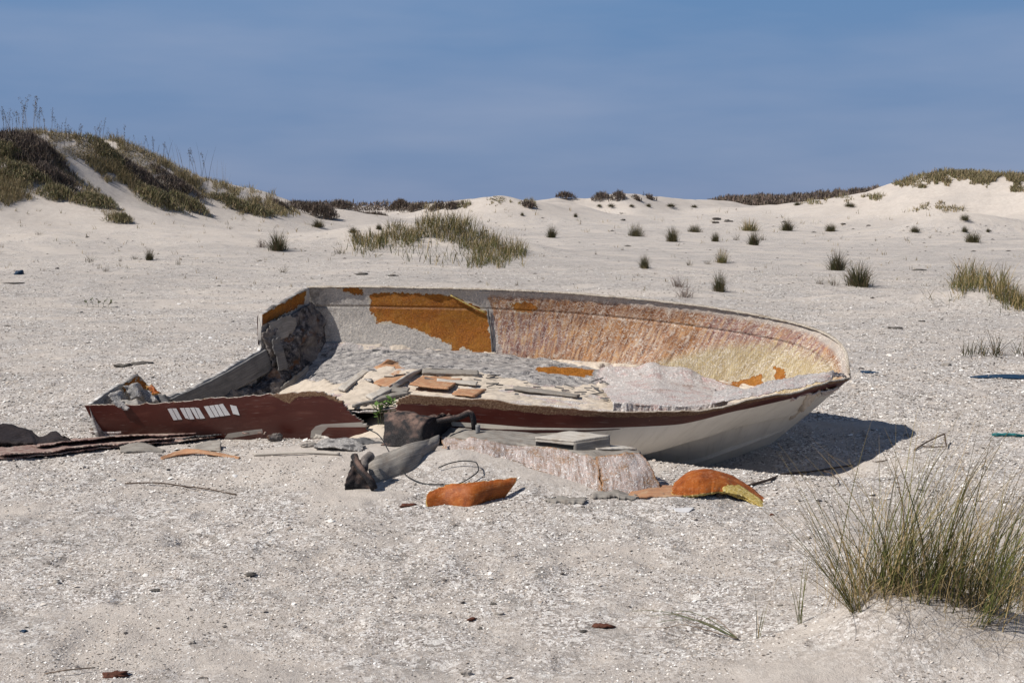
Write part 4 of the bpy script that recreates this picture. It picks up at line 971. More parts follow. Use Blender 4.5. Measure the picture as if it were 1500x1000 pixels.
def cable():
    pts = [(538, 664, .15), (552, 668, .14), (575, 684, .06), (600, 702, .01), (630, 711, .008), (664, 712, .01), (690, 706, .03), (701, 697, .035), (697, 687, .04), (680, 683, .035), (660, 685, .03), (642, 690, .02)]
    P3 = [gp(*p) for p in pts]
    thing(tube('black_cable', P3, .0035, M_BLK, sides=5), 'thin black cable looping over the sand under the hatch', 'cable')
cable()
def curled():
    R_ = stand([[(629, 720), (648, 712), (690, 706.5), (730, 702), (757, 699)],
                [(625, 726), (650, 717), (690, 711), (730, 706), (756, 705)],
                [(624, 733), (650, 729), (690, 722), (728, 716), (750, 714)],
                [(626, 742), (655, 739.5), (688, 742), (715, 734), (740, 728)]], [.09, .055, .02, 0], sink=.004)
    o = patch('curled_panel', R_, [M_OR, M_OR, M_YEL], nu=150, nv=50, th=.009, jag=.007, bumpy=.0015, seed=90, mr=2, ends=False)
    thing(o, 'rectangular curled orange laminate piece lying in the foreground sand', 'wreckage')
curled()
def shell_panel():
    lo = [(984, 725), (1008, 730), (1035, 734), (1062, 738), (1090, 741), (1120, 742)]; g = [G1(*c)[1] for c in lo]
    pp = lambda cs, rel: [P(c[0], c[1], y + r) for c, y, r in zip(cs, g, rel)]
    R_ = [pp([(1000, 712), (1022, 697), (1045, 694), (1075, 700), (1104, 716), (1128, 736)], [.42, .45, .47, .47, .42, .30]),
          pp([(990, 706), (1012, 690), (1034, 687), (1066, 694), (1098, 712), (1125, 736)], [.26, .30, .32, .32, .28, .16]),
          pp([(985, 713), (1008, 701), (1034, 696), (1066, 704), (1096, 722), (1122, 740)], [.12, .18, .20, .2, .17, .06]),
          pp([(983, 723), (1006, 727), (1032, 723), (1060, 720), (1090, 727), (1118, 744)], [.00, .02, .06, .10, .10, 0])]
    o = patch('arched_panel', R_, [M_OR, M_CHAR, M_YEL], nu=120, nv=50, th=.016, jag=.010, bumpy=.006, seed=93, mo=1, mr=2)
    tmp = [R_[1][3:], R_[2][3:], R_[3][3:]]
    up_ = np.array([-.004, -.012, .006])
    patch('foam_edge', [[p * .35 + q * .65 + up_ for p, q in zip(R_[1][3:], R_[2][3:])], [p * .5 + q * .5 + up_ for p, q in zip(R_[2][3:], R_[3][3:])], [q + up_ * .9 for q in R_[3][3:]]], M_YEL, o, nu=50, nv=18, th=.006, jag=.012, bumpy=.004, seed=94)
    thing(o, 'arched orange laminate shell with yellow foam edge under the bow', 'wreckage')
shell_panel()
thing(patch('tan_sheet', [[gp(925, 722, .012), gp(955, 717, .02), gp(985, 715, .02)], [gp(915, 730, .008), gp(955, 731, .014), gp(1000, 728, .012)]], M_PLY, nu=40, nv=16, th=.006, seed=95, jag=.01),
      'flat pinkish-tan sheet on the sand left of the arched orange shell', 'wreckage')
thing(patch('plastic_scrap', [[gp(986, 746, .008), gp(1016, 745, .01)], [gp(990, 751, .006), gp(1010, 751, .006)]], M_WHT, nu=20, nv=8, th=.002, seed=96, jag=.01),
      'white plastic scrap on the sand in front of the arched orange shell', 'litter')

# roots in the shaded hollow under the bow
for pts, r, lab in (([(1050, 728), (1090, 716), (1130, 704), (1180, 694), (1230, 686), (1300, 676)], .010, 'long dark root trailing across the shaded hollow under the bow'),
                    ([(1205, 692), (1222, 700), (1228, 708), (1220, 716)], .005, 'short curled root branching in the shaded hollow')):
    thing(tube('dark_root', [gp(a, b, .012) for a, b in pts], r, M_TWIG, taper=.4), lab, 'root')
tw = empty('looped_twig', tuple(gp(1380, 660)))
tube('stem', [gp(1340, 660, .01), gp(1360, 652, .03), gp(1383, 648, .06), gp(1386, 658, .02)], .005, M_TWIG, tw)
tube('stem', [gp(1352, 656, .01), gp(1370, 657, .015), gp(1384, 658, .02)], .004, M_TWIG, tw)
tag(tw, 'thin dry twig looped on the sand right of the bow shadow', 'twig')
rp = empty('teal_rope', tuple(gp(1480, 641)))
for k in range(2):
    tube('strand', [gp(1453 + j * 8, 639 + (j > 4) * 1, .012 + .006 * math.sin(j * 1.6 + k * math.pi)) + np.array([0, .006 * math.cos(j * 1.6 + k * math.pi), 0]) for j in range(10)], .009, M_TEAL, rp, 6, n=80)
tag(rp, 'frayed teal rope end lying on the sand at the right edge', 'rope')
thing(patch('blue_board', [[gp(1419, 552, .006), gp(1455, 550, .012), gp(1530, 551, .012)], [gp(1419, 553, .004), gp(1455, 554, .006), gp(1530, 555, .006)]], M_NAVY, nu=40, nv=8, th=.006, seed=97),
      'dark blue flat strip lying on the sand at the right edge', 'litter')

# ------------------------------------------------------------------ stones, shells and small litter one could count
def pebble(px, py, w, m, name, lab, cat, fl=.5, seed=0, grp=None):
    p = gp(px, py); r = w * p[1] / F / 2 * (.8 if py > 700 else 1)
    o = lump(name, p + np.array([0, 0, r * fl * .2]), (r, r * .7, r * fl * .9), m, seed=seed, rough=.8, freq=1.5, sub=3, rot=(seed * 1.3) % .9 - .45)
    tag(o, lab, cat, grp)
ST_ = [
 (180, 537, 24, M_STONE, 'driftwood_chunk', 'dark flat chunk left of the pair behind the near stern corner', 'driftwood', .35),
 (206, 533, 28, M_STONE, 'driftwood_chunk', 'longer dark chunk right of the pair behind the near stern corner', 'driftwood', .22),
 (28, 402, 11, M_NAVY, 'dark_ball', 'small black round float on the sand at far left', 'float', .8),
 (84, 394, 5, M_STONE, 'stone', 'tiny dark stone right of the black float', 'stone', .7),
 (18, 415, 26, M_STONE, 'flat_stick', 'short dark stick lying below the black float', 'stick', .10),
 (163, 704, 14, M_SHELL, 'shell', 'white rounded shell in the left foreground below the red-brown strip', 'shell', .6),
 (484, 764, 17, M_SHELL, 'shell', 'large pale shell below the bowed plank in the left foreground', 'shell', .4),
 (359, 733, 7, M_SHELL, 'shell', 'small yellowish shell beside the thin dark twig', 'shell', .5),
 (152, 809, 9, M_SHELL, 'shell', 'bright white shell in the lower left sand', 'shell', .5),
 (82, 853, 14, M_GSTN, 'stone', 'grey stone at lower left beside a patch of fine dark crumbs', 'stone', .7),
 (227, 865, 18, M_STONE, 'stone', 'flat black stone in the lower left sand', 'stone', .3),
 (366, 842, 21, M_STONE, 'stone', 'flat grey-brown stone right of the black one', 'stone', .3),
 (280, 942, 13, M_GSTN, 'stone', 'blue-grey stone near the bottom left', 'stone', .6),
 (34, 924, 14, M_NAVY, 'stone', 'dark blue-grey stone at the bottom left edge', 'stone', .4),
 (598, 741, 26, M_BROWN, 'driftwood_chunk', 'dark crumbly chunk left of the curled orange piece', 'driftwood', .35),
 (884, 917, 34, M_BROWN, 'driftwood_chunk', 'rough dark brown chunk in the centre foreground', 'driftwood', .35),
 (855, 924, 14, M_STONE, 'stone', 'small black shell-shaped stone left of the brown chunk', 'stone', .35),
 (722, 885, 12, M_STONE, 'stone', 'small blue-black pebble in the centre foreground', 'stone', .4),
 (730, 899, 18, M_GSTN, 'stone', 'mottled grey stone just below the blue-black pebble', 'stone', .45),
 (692, 907, 18, M_BROWN, 'leaf_scrap', 'reddish brown curled scrap in the centre foreground', 'leaf', .5),
 (703, 920, 9, M_STONE, 'stone', 'dark round pebble below the reddish brown scrap', 'stone', .7),
 (684, 987, 20, M_GSTN, 'shell', 'tan broken whelk shell at the bottom centre', 'shell', .7),
 (800, 799, 12, M_SHELL, 'shell', 'small white shell in the middle of the foreground', 'shell', .4),
 (170, 988, 42, M_BROWN, 'seaweed_clump', 'dark red-brown seaweed clump at the bottom left edge', 'seaweed', .35),
 (298, 994, 22, M_STONE, 'seaweed_clump', 'smaller black seaweed clump right of the red-brown one', 'seaweed', .3),
 (1130, 755, 8, M_BROWN, 'stone', 'tiny red-brown pebble right of the arched orange shell', 'stone', .6),
 (1181, 788, 14, M_GSTN, 'stone', 'grey stone between the arched shell and the big grass clump', 'stone', .5),
 (1141, 886, 12, M_GSTN, 'stone', 'grey stone left of the upright two-blade shoot', 'stone', .5),
 (1268, 546, 34, M_NAVY, 'seaweed_clump', 'dark flat seaweed strand on the sand beside the bow tip', 'seaweed', .12),
 (1311, 481, 20, M_STONE, 'seaweed_clump', 'black seaweed scrap beyond the bow', 'seaweed', .25),
 (1349, 471, 12, M_STONE, 'stone', 'dark flat stone right of the black seaweed scrap', 'stone', .25),
 (1278, 437, 6, M_STONE, 'stone', 'round dark stone below the double grass tuft', 'stone', .7),
 (1346, 396, 22, M_STONE, 'driftwood_chunk', 'thin dark driftwood between the double tuft and right mound', 'driftwood', .15),
 (1303, 521, 9, M_SHELL, 'shell', 'white shell on the sand right of the bow', 'shell', .5),
 (1386, 535, 14, M_GSTN, 'stone', 'grey stone left of the dark blue strip', 'stone', .5),
 (530, 402, 22, M_STONE, 'driftwood_chunk', 'dark flat driftwood left of the pair beyond the far gunwale', 'driftwood', .2),
 (576, 404, 14, M_STONE, 'driftwood_chunk', 'dark flat driftwood right of the pair beyond the far gunwale', 'driftwood', .25),
 (1051, 322, 14, M_STONE, 'dark_bush_mat', 'dark flat low plant, left one of three in mid distance', 'plant', .4),
 (1067, 325, 11, M_STONE, 'dark_bush_mat', 'dark flat low plant, right one of three in mid distance', 'plant', .5),
 (1048, 327, 10, M_STONE, 'dark_bush_mat', 'dark flat low plant, nearest of three in mid distance', 'plant', .5),
 (912, 323, 8, M_STONE, 'stone', 'dark stone in the middle distance beyond the boat', 'stone', .5),
 (1236, 329, 6, M_STONE, 'stone', 'black stone between two far tufts on the right', 'stone', .7),
 (1272, 331, 5, M_STONE, 'stone', 'small black stone right of the far right-hand tufts', 'stone', .7),
]
for k, (px, py, w, m, nm, lab, cat, fl) in enumerate(ST_): pebble(px, py, w, m, nm, lab, cat, fl, k + 1)
thing(tube('dark_twig', [gp(183, 708, .005), gp(205, 710, .012), gp(235, 712, .02), gp(280, 716, .012), (gp(346, 725, .004))], .004, M_TWIG), 'thin dark twig lying across the sand in the left foreground', 'twig')
thing(tube('pale_straw', [gp(66, 990, .01), gp(100, 989, .02), gp(140, 986, .02)], .0022, M_WEEDS), 'pale straw lying beside the red-brown seaweed clump', 'straw')

# ------------------------------------------------------------------ grass
def blades(base, direc, length, width, bend, curl, r, segs=7):
    """base (n,3), direc unit horizontal (n,2), length, lean (bend) and curl; returns verts, faces, along"""
    n = len(base); s = np.linspace(0, 1, segs + 1)
    ang = bend[:, None] + curl[:, None] * s[None] ** 1.6                      # angle from vertical
    ds = (length / segs)[:, None]
    hx = np.concatenate([np.zeros((n, 1)), np.cumsum(np.sin(ang[:, :-1]) * ds, 1)], 1); hz = np.concatenate([np.zeros((n, 1)), np.cumsum(np.cos(ang[:, :-1]) * ds, 1)], 1)
    C = base[:, None] + np.stack([direc[:, 0:1] * hx, direc[:, 1:2] * hx, hz], -1)
    fa = r.rand(n) * 6.28; side = np.stack([np.cos(fa), np.sin(fa), np.zeros(n)], -1)
    wdt = (width[:, None] * (1 - s[None] ** 2.2 * .85) / 2)[..., None]
    V = np.stack([C - side[:, None] * wdt, C + side[:, None] * wdt], 2)      # n, segs+1, 2, 3
    b = (np.arange(n) * (segs + 1) * 2)[:, None] + (np.arange(segs) * 2)[None]
    Fc = np.stack([b, b + 1, b + 3, b + 2], -1).reshape(-1, 4)
    return V.reshape(-1, 3), Fc, np.tile(np.repeat(s, 2), n)
def grass_obj(name, base, length, width, lean, m, r, parent=None, curl=(.2, 1.2), dry=.3, away=None, segs=6, wob=0):
    n = len(base); a = r.rand(n) * 6.28
    if away is not None: a = np.arctan2(base[:, 1] - away[1], base[:, 0] - away[0]) + r.normal(0, .6, n)
    d = np.stack([np.cos(a), np.sin(a)], -1)
    V, Fc, al = blades(np.asarray(base), d, length, width, np.abs(r.normal(0, lean, n)), r.uniform(curl[0], curl[1], n) * np.where(r.rand(n) < .8, 1, 1.6), r, segs)
    rp_ = (segs + 1) * 2
    return mesh(name, V, Fc, m, parent, dict(rnd=np.repeat(r.rand(n), rp_), dry=np.repeat((r.rand(n) < dry) * 1.0, rp_), along=al), smooth=False)
def tuft_mesh(seed, n, h, w, m, name, lean=.35, dry=.3, bw=.005, curl=(.1, .9)):
    r = np.random.RandomState(seed)
    base = np.stack([r.normal(0, w * .14, n), r.normal(0, w * .30, n), np.full(n, -.01)], -1)
    hh = np.exp(-(np.abs(base[:, 0]) / (w * .26)) ** 2) * .75 + .25
    o = grass_obj(name, base, h * r.uniform(.3, 1.2, n) * hh, np.full(n, bw) * r.uniform(.7, 1.3, n), lean, m, r, away=(0, 0), dry=dry, segs=5, curl=curl)
    return o
# unit tufts that are copied and scaled
PROTO = {}
def proto(kind):
    if kind not in PROTO:
        k = {'dense': (1, 420, 1, 1.0, M_GRD, .5, .3), 'green': (2, 260, 1, 1.1, M_GR, .5, .3), 'thin': (3, 40, 1, .9, M_GRD, .35, .5), 'wide': (4, 420, 1, 2.2, M_GRD, .5, .3), 'dead': (5, 130, 1, 1.3, M_SHR, 1.1, .7)}[kind]
        PROTO[kind] = [tuft_mesh(k[0] + 10 * v, k[1], k[2], k[3], k[4], 'grass_tuft', k[5], k[6], .018 if kind not in ('thin',) else .016) for v in range(2)]
        for o in PROTO[kind]: COL.objects.unlink(o)
    return PROTO[kind]
TUFTS = [
 (407, 367, 26, 30, 'dense', 'dark green tuft with a dry twig reaching left, beyond the high stern corner'),
 (415, 399, 13, 18, 'thin', 'small pale tuft just behind the high stern corner of the boat'),
 (262, 388, 11, 10, 'thin', 'tiny dark tuft, rightmost of the row below the left dune'),
 (219, 381, 15, 13, 'dense', 'dark tuft, tallest of the row below the left dune'),
 (198, 380, 8, 13, 'thin', 'low sparse tuft left of the tallest one below the left dune'),
 (176, 383, 9, 7, 'thin', 'single small sprout between two tufts below the left dune'),
 (133, 384, 12, 16, 'thin', 'sparse twiggy tuft, leftmost of the row below the left dune'),
 (155, 398, 11, 12, 'thin', 'bare grey sprout below the leftmost tuft under the left dune'),
 (58, 344, 6, 12, 'thin', 'low sprout near the foot of the left dune at far left'),
 (808, 348, 16, 17, 'dense', 'dark tuft right of the grassy mound, beyond the boat'),
 (985, 354, 20, 20, 'dense', 'dark tuft left of the three flat dark plants'),
 (932, 346, 17, 30, 'wide', 'wide low tuft trailing to the left in the centre distance'),
 (944, 393, 18, 17, 'dense', 'short dark tuft nearest the far gunwale, left of centre right'),
 (1058, 385, 19, 24, 'green', 'round green tuft right of a row of dead sprouts'),
 (1048, 354, 13, 13, 'dense', 'small tuft between two larger dark ones in mid distance'),
 (1104, 359, 20, 19, 'dense', 'compact dark tuft directly below the wide spreading one'),
 (1098, 338, 17, 32, 'green', 'wide spreading green tuft in the right middle distance'),
 (1153, 338, 16, 20, 'dense', 'dark tuft right of the wide spreading one'),
 (1217, 339, 11, 17, 'dense', 'low dark tuft between the wide one and the right dune'),
 (1018, 340, 11, 26, 'wide', 'low straggling tuft just left of the flat dark plants'),
 (1054, 427, 27, 22, 'dense', 'dark tuft with dead runners right of it, behind the far gunwale'),
 (1226, 396, 27, 28, 'dense', 'upper left half of the double grass tuft on the right'),
 (1258, 419, 32, 40, 'dense', 'lower right half of the double grass tuft on the right'),
 (1340, 340, 9, 14, 'dense', 'small dark tuft with a blue-grey scrap beside it, far right'),
 (1413, 323, 9, 13, 'dense', 'small tuft right below the far grassy mound'),
 (1413, 340, 9, 9, 'dense', 'little tuft just above the round dark one at far right'),
 (1425, 355, 15, 22, 'dense', 'round dark tuft beyond the right-hand mound'),
 (1447, 340, 6, 5, 'dense', 'tiny tuft right of the round dark one at far right'),
 (993, 420, 10, 42, 'dead', 'grey dead twiggy mat behind the far gunwale, upper of two'),
 (1003, 435, 14, 44, 'dead', 'grey dead twiggy mat behind the far gunwale, lower of two'),
 (1010, 389, 10, 14, 'thin', 'row of dead sprouts left of the round green tuft'),
 (1036, 387, 9, 14, 'thin', 'dead sprouts touching the left of the round green tuft'),
 (1118, 352, 10, 12, 'thin', 'faint sprout right of the compact dark tuft'),
 (1078, 352, 12, 14, 'thin', 'faint dry sprouts between two dark mid-distance tufts'),
 (873, 373, 6, 5, 'thin', 'single tiny sprout beyond the middle of the far gunwale'),
 (757, 418, 8, 8, 'thin', 'tiny weed right behind the middle of the far gunwale'),
 (500, 372, 12, 26, 'thin', 'sparse shoots left of the grassy mound'),
 (517, 341, 8, 14, 'dense', 'small dark tuft above the left end of the grassy mound'),
 (466, 333, 11, 20, 'dense', 'low dark tuft beyond the right foot of the left dune'),
 (555, 336, 8, 10, 'dense', 'small dark tuft just left of the grassy mound peak'),
 (383, 362, 8, 26, 'dead', 'dry twig mat left of the dark green tuft'),
 (1200, 416, 12, 16, 'thin', 'dry sprout left of the double grass tuft'),
 (1222, 418, 14, 20, 'thin', 'dry runners at the foot of the double grass tuft'),
 (895, 303, 5, 12, 'dense', 'far tiny tuft below the central low dune'), (878, 303, 4, 8, 'dense', 'far tiny tuft, left end of the row below the central dune'),
 (925, 303, 4, 9, 'dense', 'far tiny tuft right of the middle of the row'), (950, 303, 5, 9, 'dense', 'far tiny tuft, second from the right end of the row'),
 (982, 303, 5, 16, 'dense', 'far low tuft, widest at the right end of the row'), (1017, 304, 4, 10, 'dense', 'far tiny tuft left of the distant thicket'),
 (843, 318, 6, 7, 'dense', 'tiny dark tuft beyond the far gunwale, centre distance'), (765, 316, 5, 6, 'dense', 'tiny dark tuft right of the grassy mound peak'),
 (1168, 301, 6, 10, 'dense', 'tiny tuft on the sand left of the right dune foot'), (1245, 303, 6, 16, 'dense', 'small grey-green tuft on the right dune foot'),
 (1362, 349, 6, 6, 'thin', 'tiny sprout between dark stones at far right'), (1283, 353, 6, 5, 'thin', 'tiny sprout below the low dark tuft at right'),
]
for k, (px, py, h, w, kind, lab) in enumerate(TUFTS):
    src = proto(kind)[k % 2]; o = src.copy(); COL.objects.link(o); o.name = 'dead_brush' if kind == 'dead' else 'grass_tuft'
    p = gp(px, py); sc = p[1] / F
    o.location = p; base_w = {'dense': 1.25, 'green': 1.5, 'thin': 1.1, 'wide': 2.6, 'dead': 2.2}[kind]
    w *= 1.25; h *= 1.2; o.scale = (w * sc / base_w * 1.1, w * sc / base_w, h * sc * (1.0 if kind != 'dead' else 1.6)); o.rotation_euler = (0, 0, 0)
    tag(o, lab, 'dead brush' if kind == 'dead' else 'grass tuft', 'scattered grass tufts on the sand')

CHUTE = [[(98, 232), (122, 236), (150, 258), (172, 286), (176, 306), (160, 298), (146, 280), (118, 262)], [(144, 228), (180, 234), (186, 240), (160, 240)], [(26, 258), (50, 264), (62, 274), (40, 272)], [(212, 296), (236, 300), (236, 308), (216, 304)]]
def in_chute(px, py): return max(sd_poly(np.array([[px, py]], float), c)[0] for c in CHUTE) > -2
def grass_on_polys(name, polys, dens, hpx, m, lab, cat, seed, bwpx=.5, lean=.4, dry=.35, curl=(.1, .9), kind=None, grp=None, noise_cut=None, segs=4):
    r = np.random.RandomState(seed); B = []
    for pl in polys:
        pl = np.array(pl, float); lo, hi = pl.min(0), pl.max(0); n = int((hi - lo).prod() * dens)
        q = lo + r.rand(n, 2) * (hi - lo); s = sd_poly(q, pl); keep = s + (fbm(q[:, 0] * .09 + seed, q[:, 1] * .13, 4, .65) * 16) > 0
        for hole in CHUTE: keep &= sd_poly(q, hole) + fbm(q[:, 0] * .2, q[:, 1] * .2, 3) * 8 < 0
        if kind and seed == 101: keep &= fbm(q[:, 0] * .05 + 3, q[:, 1] * .10, 4, .6) > -.20
        if noise_cut is not None: keep &= fbm(q[:, 0] * .06 + seed, q[:, 1] * .09, 3) > noise_cut
        q = q[keep]; g = G(q[:, 0], q[:, 1]); g = g[~np.isnan(g[:, 0])]; B.append(g)
    B = np.concatenate(B); sc = B[:, 1] / F
    cl_ = np.clip(.75 + 1.0 * fbm(B[:, 0] * .8, B[:, 1] * .8, 3), .3, 1.5)
    o = grass_obj(name, B - [0, 0, .02], hpx * sc * cl_ * r.uniform(.5, 1.1, len(B)), bwpx * sc * r.uniform(.7, 1.3, len(B)), lean, m, r, dry=dry, curl=curl, segs=segs)
    tag(o, lab, cat, grp, kind); return o
# the left dune
grass_on_polys('dune_grass', [[(-60, 165), (60, 170), (110, 196), (150, 190), (210, 210), (270, 234), (330, 258), (395, 288), (420, 312), (380, 318), (340, 305), (300, 290), (240, 285), (200, 262), (180, 268), (140, 262), (150, 290), (190, 325), (170, 322), (110, 290), (60, 272), (20, 300), (-60, 300)],
                              [(180, 258), (240, 262), (290, 290), (285, 310), (230, 296), (190, 280)]],
               1.7, 12, M_GRL, 'tangled olive and brown grass covering the left dune', 'dune grass', 101, .5, .5, .5, kind='stuff')
grass_on_polys('dune_grass', [[(0, 250), (60, 255), (40, 290), (0, 300)], [(330, 285), (420, 305), (440, 318), (380, 315)], [(-20, 270), (10, 270), (35, 295), (0, 290)]], .25, 12, M_GRL, 'sparse grass trailing down the sandy slope of the left dune', 'dune grass', 102, .8, .6, .5, kind='stuff')
grass_on_polys('mound_grass', [[(515, 352), (560, 342), (600, 330), (660, 322), (690, 335), (720, 352), (770, 375), (765, 386), (720, 394), (690, 390), (700, 375), (660, 352), (610, 352), (560, 362), (520, 366)]],
               .62, 26, M_GR, 'bright green grass spreading over the low mound beyond the boat', 'dune grass', 103, .65, .45, .3, kind='stuff')
grass_on_polys('mound_grass', [[(500, 366), (560, 364), (600, 352), (680, 370), (700, 392), (630, 390), (560, 376)]], .06, 24, M_GR, 'sparse green shoots on the front of the low mound', 'dune grass', 104, .8, .5, .3, kind='stuff')
grass_on_polys('dune_grass', [[(1306, 266), (1340, 246), (1390, 240), (1440, 240), (1510, 246), (1510, 268), (1470, 262), (1450, 272), (1430, 268), (1400, 262), (1370, 268), (1330, 276)], [(1480, 275), (1510, 268), (1510, 280), (1485, 282)]],
               2.4, 11, M_SHG, 'olive brown grass along the crest of the right dune', 'dune grass', 105, .8, .4, .5, kind='stuff')
grass_on_polys('mound_grass', [[(1335, 308), (1350, 302), (1372, 296), (1385, 300), (1425, 310), (1400, 312), (1378, 302), (1355, 310)]], 1.1, 9, M_GRL, 'dark grass on the small mound before the right dune', 'dune grass', 106, .8, .4, .4, kind='stuff')
grass_on_polys('dune_grass', [[(712, 292), (740, 288), (770, 296), (785, 303), (760, 303), (735, 298)], [(560, 300), (690, 298), (680, 306), (600, 306)], [(400, 302), (440, 306), (436, 316), (405, 312)], [(1160, 296), (1240, 287), (1300, 287), (1230, 293), (1170, 300)]], 1.6, 7, M_SHG, 'pale olive grass on the distant low dunes', 'dune grass', 107, .8, .4, .4, kind='stuff')
# right-hand mound
grass_on_polys('mound_grass', [[(1392, 416), (1415, 405), (1440, 412), (1500, 436), (1530, 450), (1500, 456), (1440, 434), (1400, 430)]], .6, 46, M_GR, 'green grass clump on the right-hand mound', 'dune grass', 108, .75, .35, .3, kind='stuff')
grass_on_polys('mound_grass', [[(1350, 440), (1400, 424), (1420, 436), (1370, 446)], [(1450, 430), (1510, 440), (1510, 462), (1460, 455)]], .09, 34, M_GR, 'sparse arching shoots at the sides of the right-hand mound', 'dune grass', 109, .8, .7, .4, kind='stuff')
# dark reedy shoots at the right edge
r_ = np.random.RandomState(55)
for k, (x0, x1, hpx, n, lab) in enumerate([(1410, 1446, 30, 42, 'dark low shoots at the left end of the reedy patch on the right'), (1452, 1468, 46, 34, 'taller dark shoots in the middle of the reedy patch on the right'), (1484, 1520, 40, 26, 'dark shoots cut by the right edge of the picture')]):
    q = np.stack([r_.uniform(x0, x1, n), r_.uniform(517, 523, n)], -1); B = G(q[:, 0], q[:, 1]); sc = B[:, 1] / F
    o = grass_obj('reed_clump', B, hpx * sc * r_.uniform(.35, 1.1, n), .0075 * np.ones(n), .45, M_GRD, r_, curl=(.1, 1.0), dry=.3); setbase(o); tag(o, lab, 'grass clump')

# near clump on the foreground mound
def near_clump():
    r = np.random.RandomState(21); root = empty('beach_grass_clump', tuple(gp(1380, 880)))
    def bases(polys, n):
        out = []
        while len(out) < n:
            c = polys[r.randint(len(polys))]; out.append((c[0] + r.normal(0, c[2]), c[1] + r.normal(0, c[3])))
        q = np.array(out); return G(np.clip(q[:, 0], 1150, 1640), np.clip(q[:, 1], 820, 985))
    B = bases([(1330, 855, 26, 9), (1380, 868, 28, 12), (1420, 872, 30, 12), (1455, 880, 26, 12), (1350, 862, 40, 10), (1290, 862, 18, 7)], 540)
    n = len(B); d = B[:, 1] / F
    a = np.arctan2(r.normal(0, .5, n), (B[:, 0] - 1.35) * 2.2 + r.normal(0, .45, n)); dr = np.stack([np.cos(a), np.sin(a)], -1)
    L = d * r.uniform(110, 300, n) * np.where(r.rand(n) < .35, .55, 1)
    V, Fc, al = blades(B - [0, 0, .01], dr, L, r.uniform(.0022, .0050, n), np.abs(r.normal(.10, .42, n)), np.where(r.rand(n) < .18, r.uniform(1.0, 2.2, n), r.uniform(.1, 1.0, n)), r, 10)
    k = 22
    mesh('green_blades', V, Fc, M_GR, root, dict(rnd=np.repeat(r.rand(n), k), dry=np.repeat((r.rand(n) < .22) * 1., k), along=al), smooth=False)['kind'] = 'stuff'
    # leaning blades to the left and right
    B = bases([(1250, 878, 12, 6), (1255, 895, 4, 3), (1460, 905, 16, 10), (1440, 915, 8, 6), (1520, 910, 30, 14), (1300, 866, 14, 6)], 130)
    n = len(B); sgn = np.where(B[:, 0] < 1.3, -1, 1); a = np.where(sgn < 0, math.pi, 0) + r.normal(0, .5, n); dr = np.stack([np.cos(a), np.sin(a)], -1)
    V, Fc, al = blades(B - [0, 0, .01], dr, B[:, 1] / F * r.uniform(120, 300, n), r.uniform(.002, .004, n), np.abs(r.normal(.45, .22, n)), r.uniform(.0, .5, n), r, 10)
    mesh('leaning_blades', V, Fc, M_GR, root, dict(rnd=np.repeat(r.rand(n), k), dry=np.repeat((r.rand(n) < .35) * 1., k), along=al), smooth=False)['kind'] = 'stuff'
    # wiry dry blades that curl over
    B = bases([(1330, 865, 50, 12), (1420, 880, 40, 14), (1470, 890, 30, 14), (1250, 880, 20, 10)], 430)
    n = len(B); a = r.rand(n) * 6.28; dr = np.stack([np.cos(a), np.sin(a)], -1)
    V, Fc, al = blades(B, dr, B[:, 1] / F * r.uniform(60, 300, n), r.uniform(.0012, .0024, n), np.abs(r.normal(.1, .35, n)), r.uniform(1.2, 4.2, n), r, 16)
    k2 = 34
    V[:, 2] = np.maximum(V[:, 2], ground(V[:, 0], V[:, 1])[0] + .003)
    mesh('dry_curled_blades', V, Fc, M_GR, root, dict(rnd=np.repeat(r.rand(n), k2), dry=np.ones(n * k2), along=al), smooth=False)['kind'] = 'stuff'
    # dead thatch round the feet of the blades
    B = bases([(1330, 860, 34, 9), (1390, 872, 40, 12), (1450, 885, 30, 12), (1290, 868, 20, 8)], 700); n = len(B); a = r.rand(n) * 6.28; dr = np.stack([np.cos(a), np.sin(a)], -1)
    V, Fc, al = blades(B, dr, r.uniform(.03, .13, n), r.uniform(.0015, .003, n), np.abs(r.normal(.9, .4, n)), r.uniform(-.6, 1.0, n), r, 6)
    V[:, 2] = np.maximum(V[:, 2], ground(V[:, 0], V[:, 1])[0] + .002)
    mesh('dead_thatch', V, Fc, M_SHG, root, dict(rnd=np.repeat(r.rand(n), 14), dry=np.ones(n * 14), along=al), smooth=False)['kind'] = 'stuff'
    # runners lying on the sand in front
    B = bases([(1400, 910, 40, 12), (1450, 925, 30, 18), (1300, 885, 30, 10)], 120); n = len(B); a = r.uniform(-2.9, -.2, n); dr = np.stack([np.cos(a), np.sin(a)], -1)
    V, Fc, al = blades(B, dr, r.uniform(.08, .32, n), r.uniform(.001, .0019, n), np.full(n, 1.2), r.uniform(.2, 1.0, n), r, 16)
    g = ground(V[:, 0], V[:, 1])[0]; V[:, 2] = np.maximum(g + .004 + .015 * np.abs(vnoise(V[:, 0] * 20, V[:, 1] * 20)), V[:, 2])
    mesh('fallen_blades', V, Fc, M_SHG, root, dict(rnd=np.repeat(r.rand(n), k2), dry=np.ones(n * k2), along=al), smooth=False)['kind'] = 'stuff'
    tag(root, 'big clump of tall green and straw beach grass on the foreground mound', 'grass clump')
near_clump()
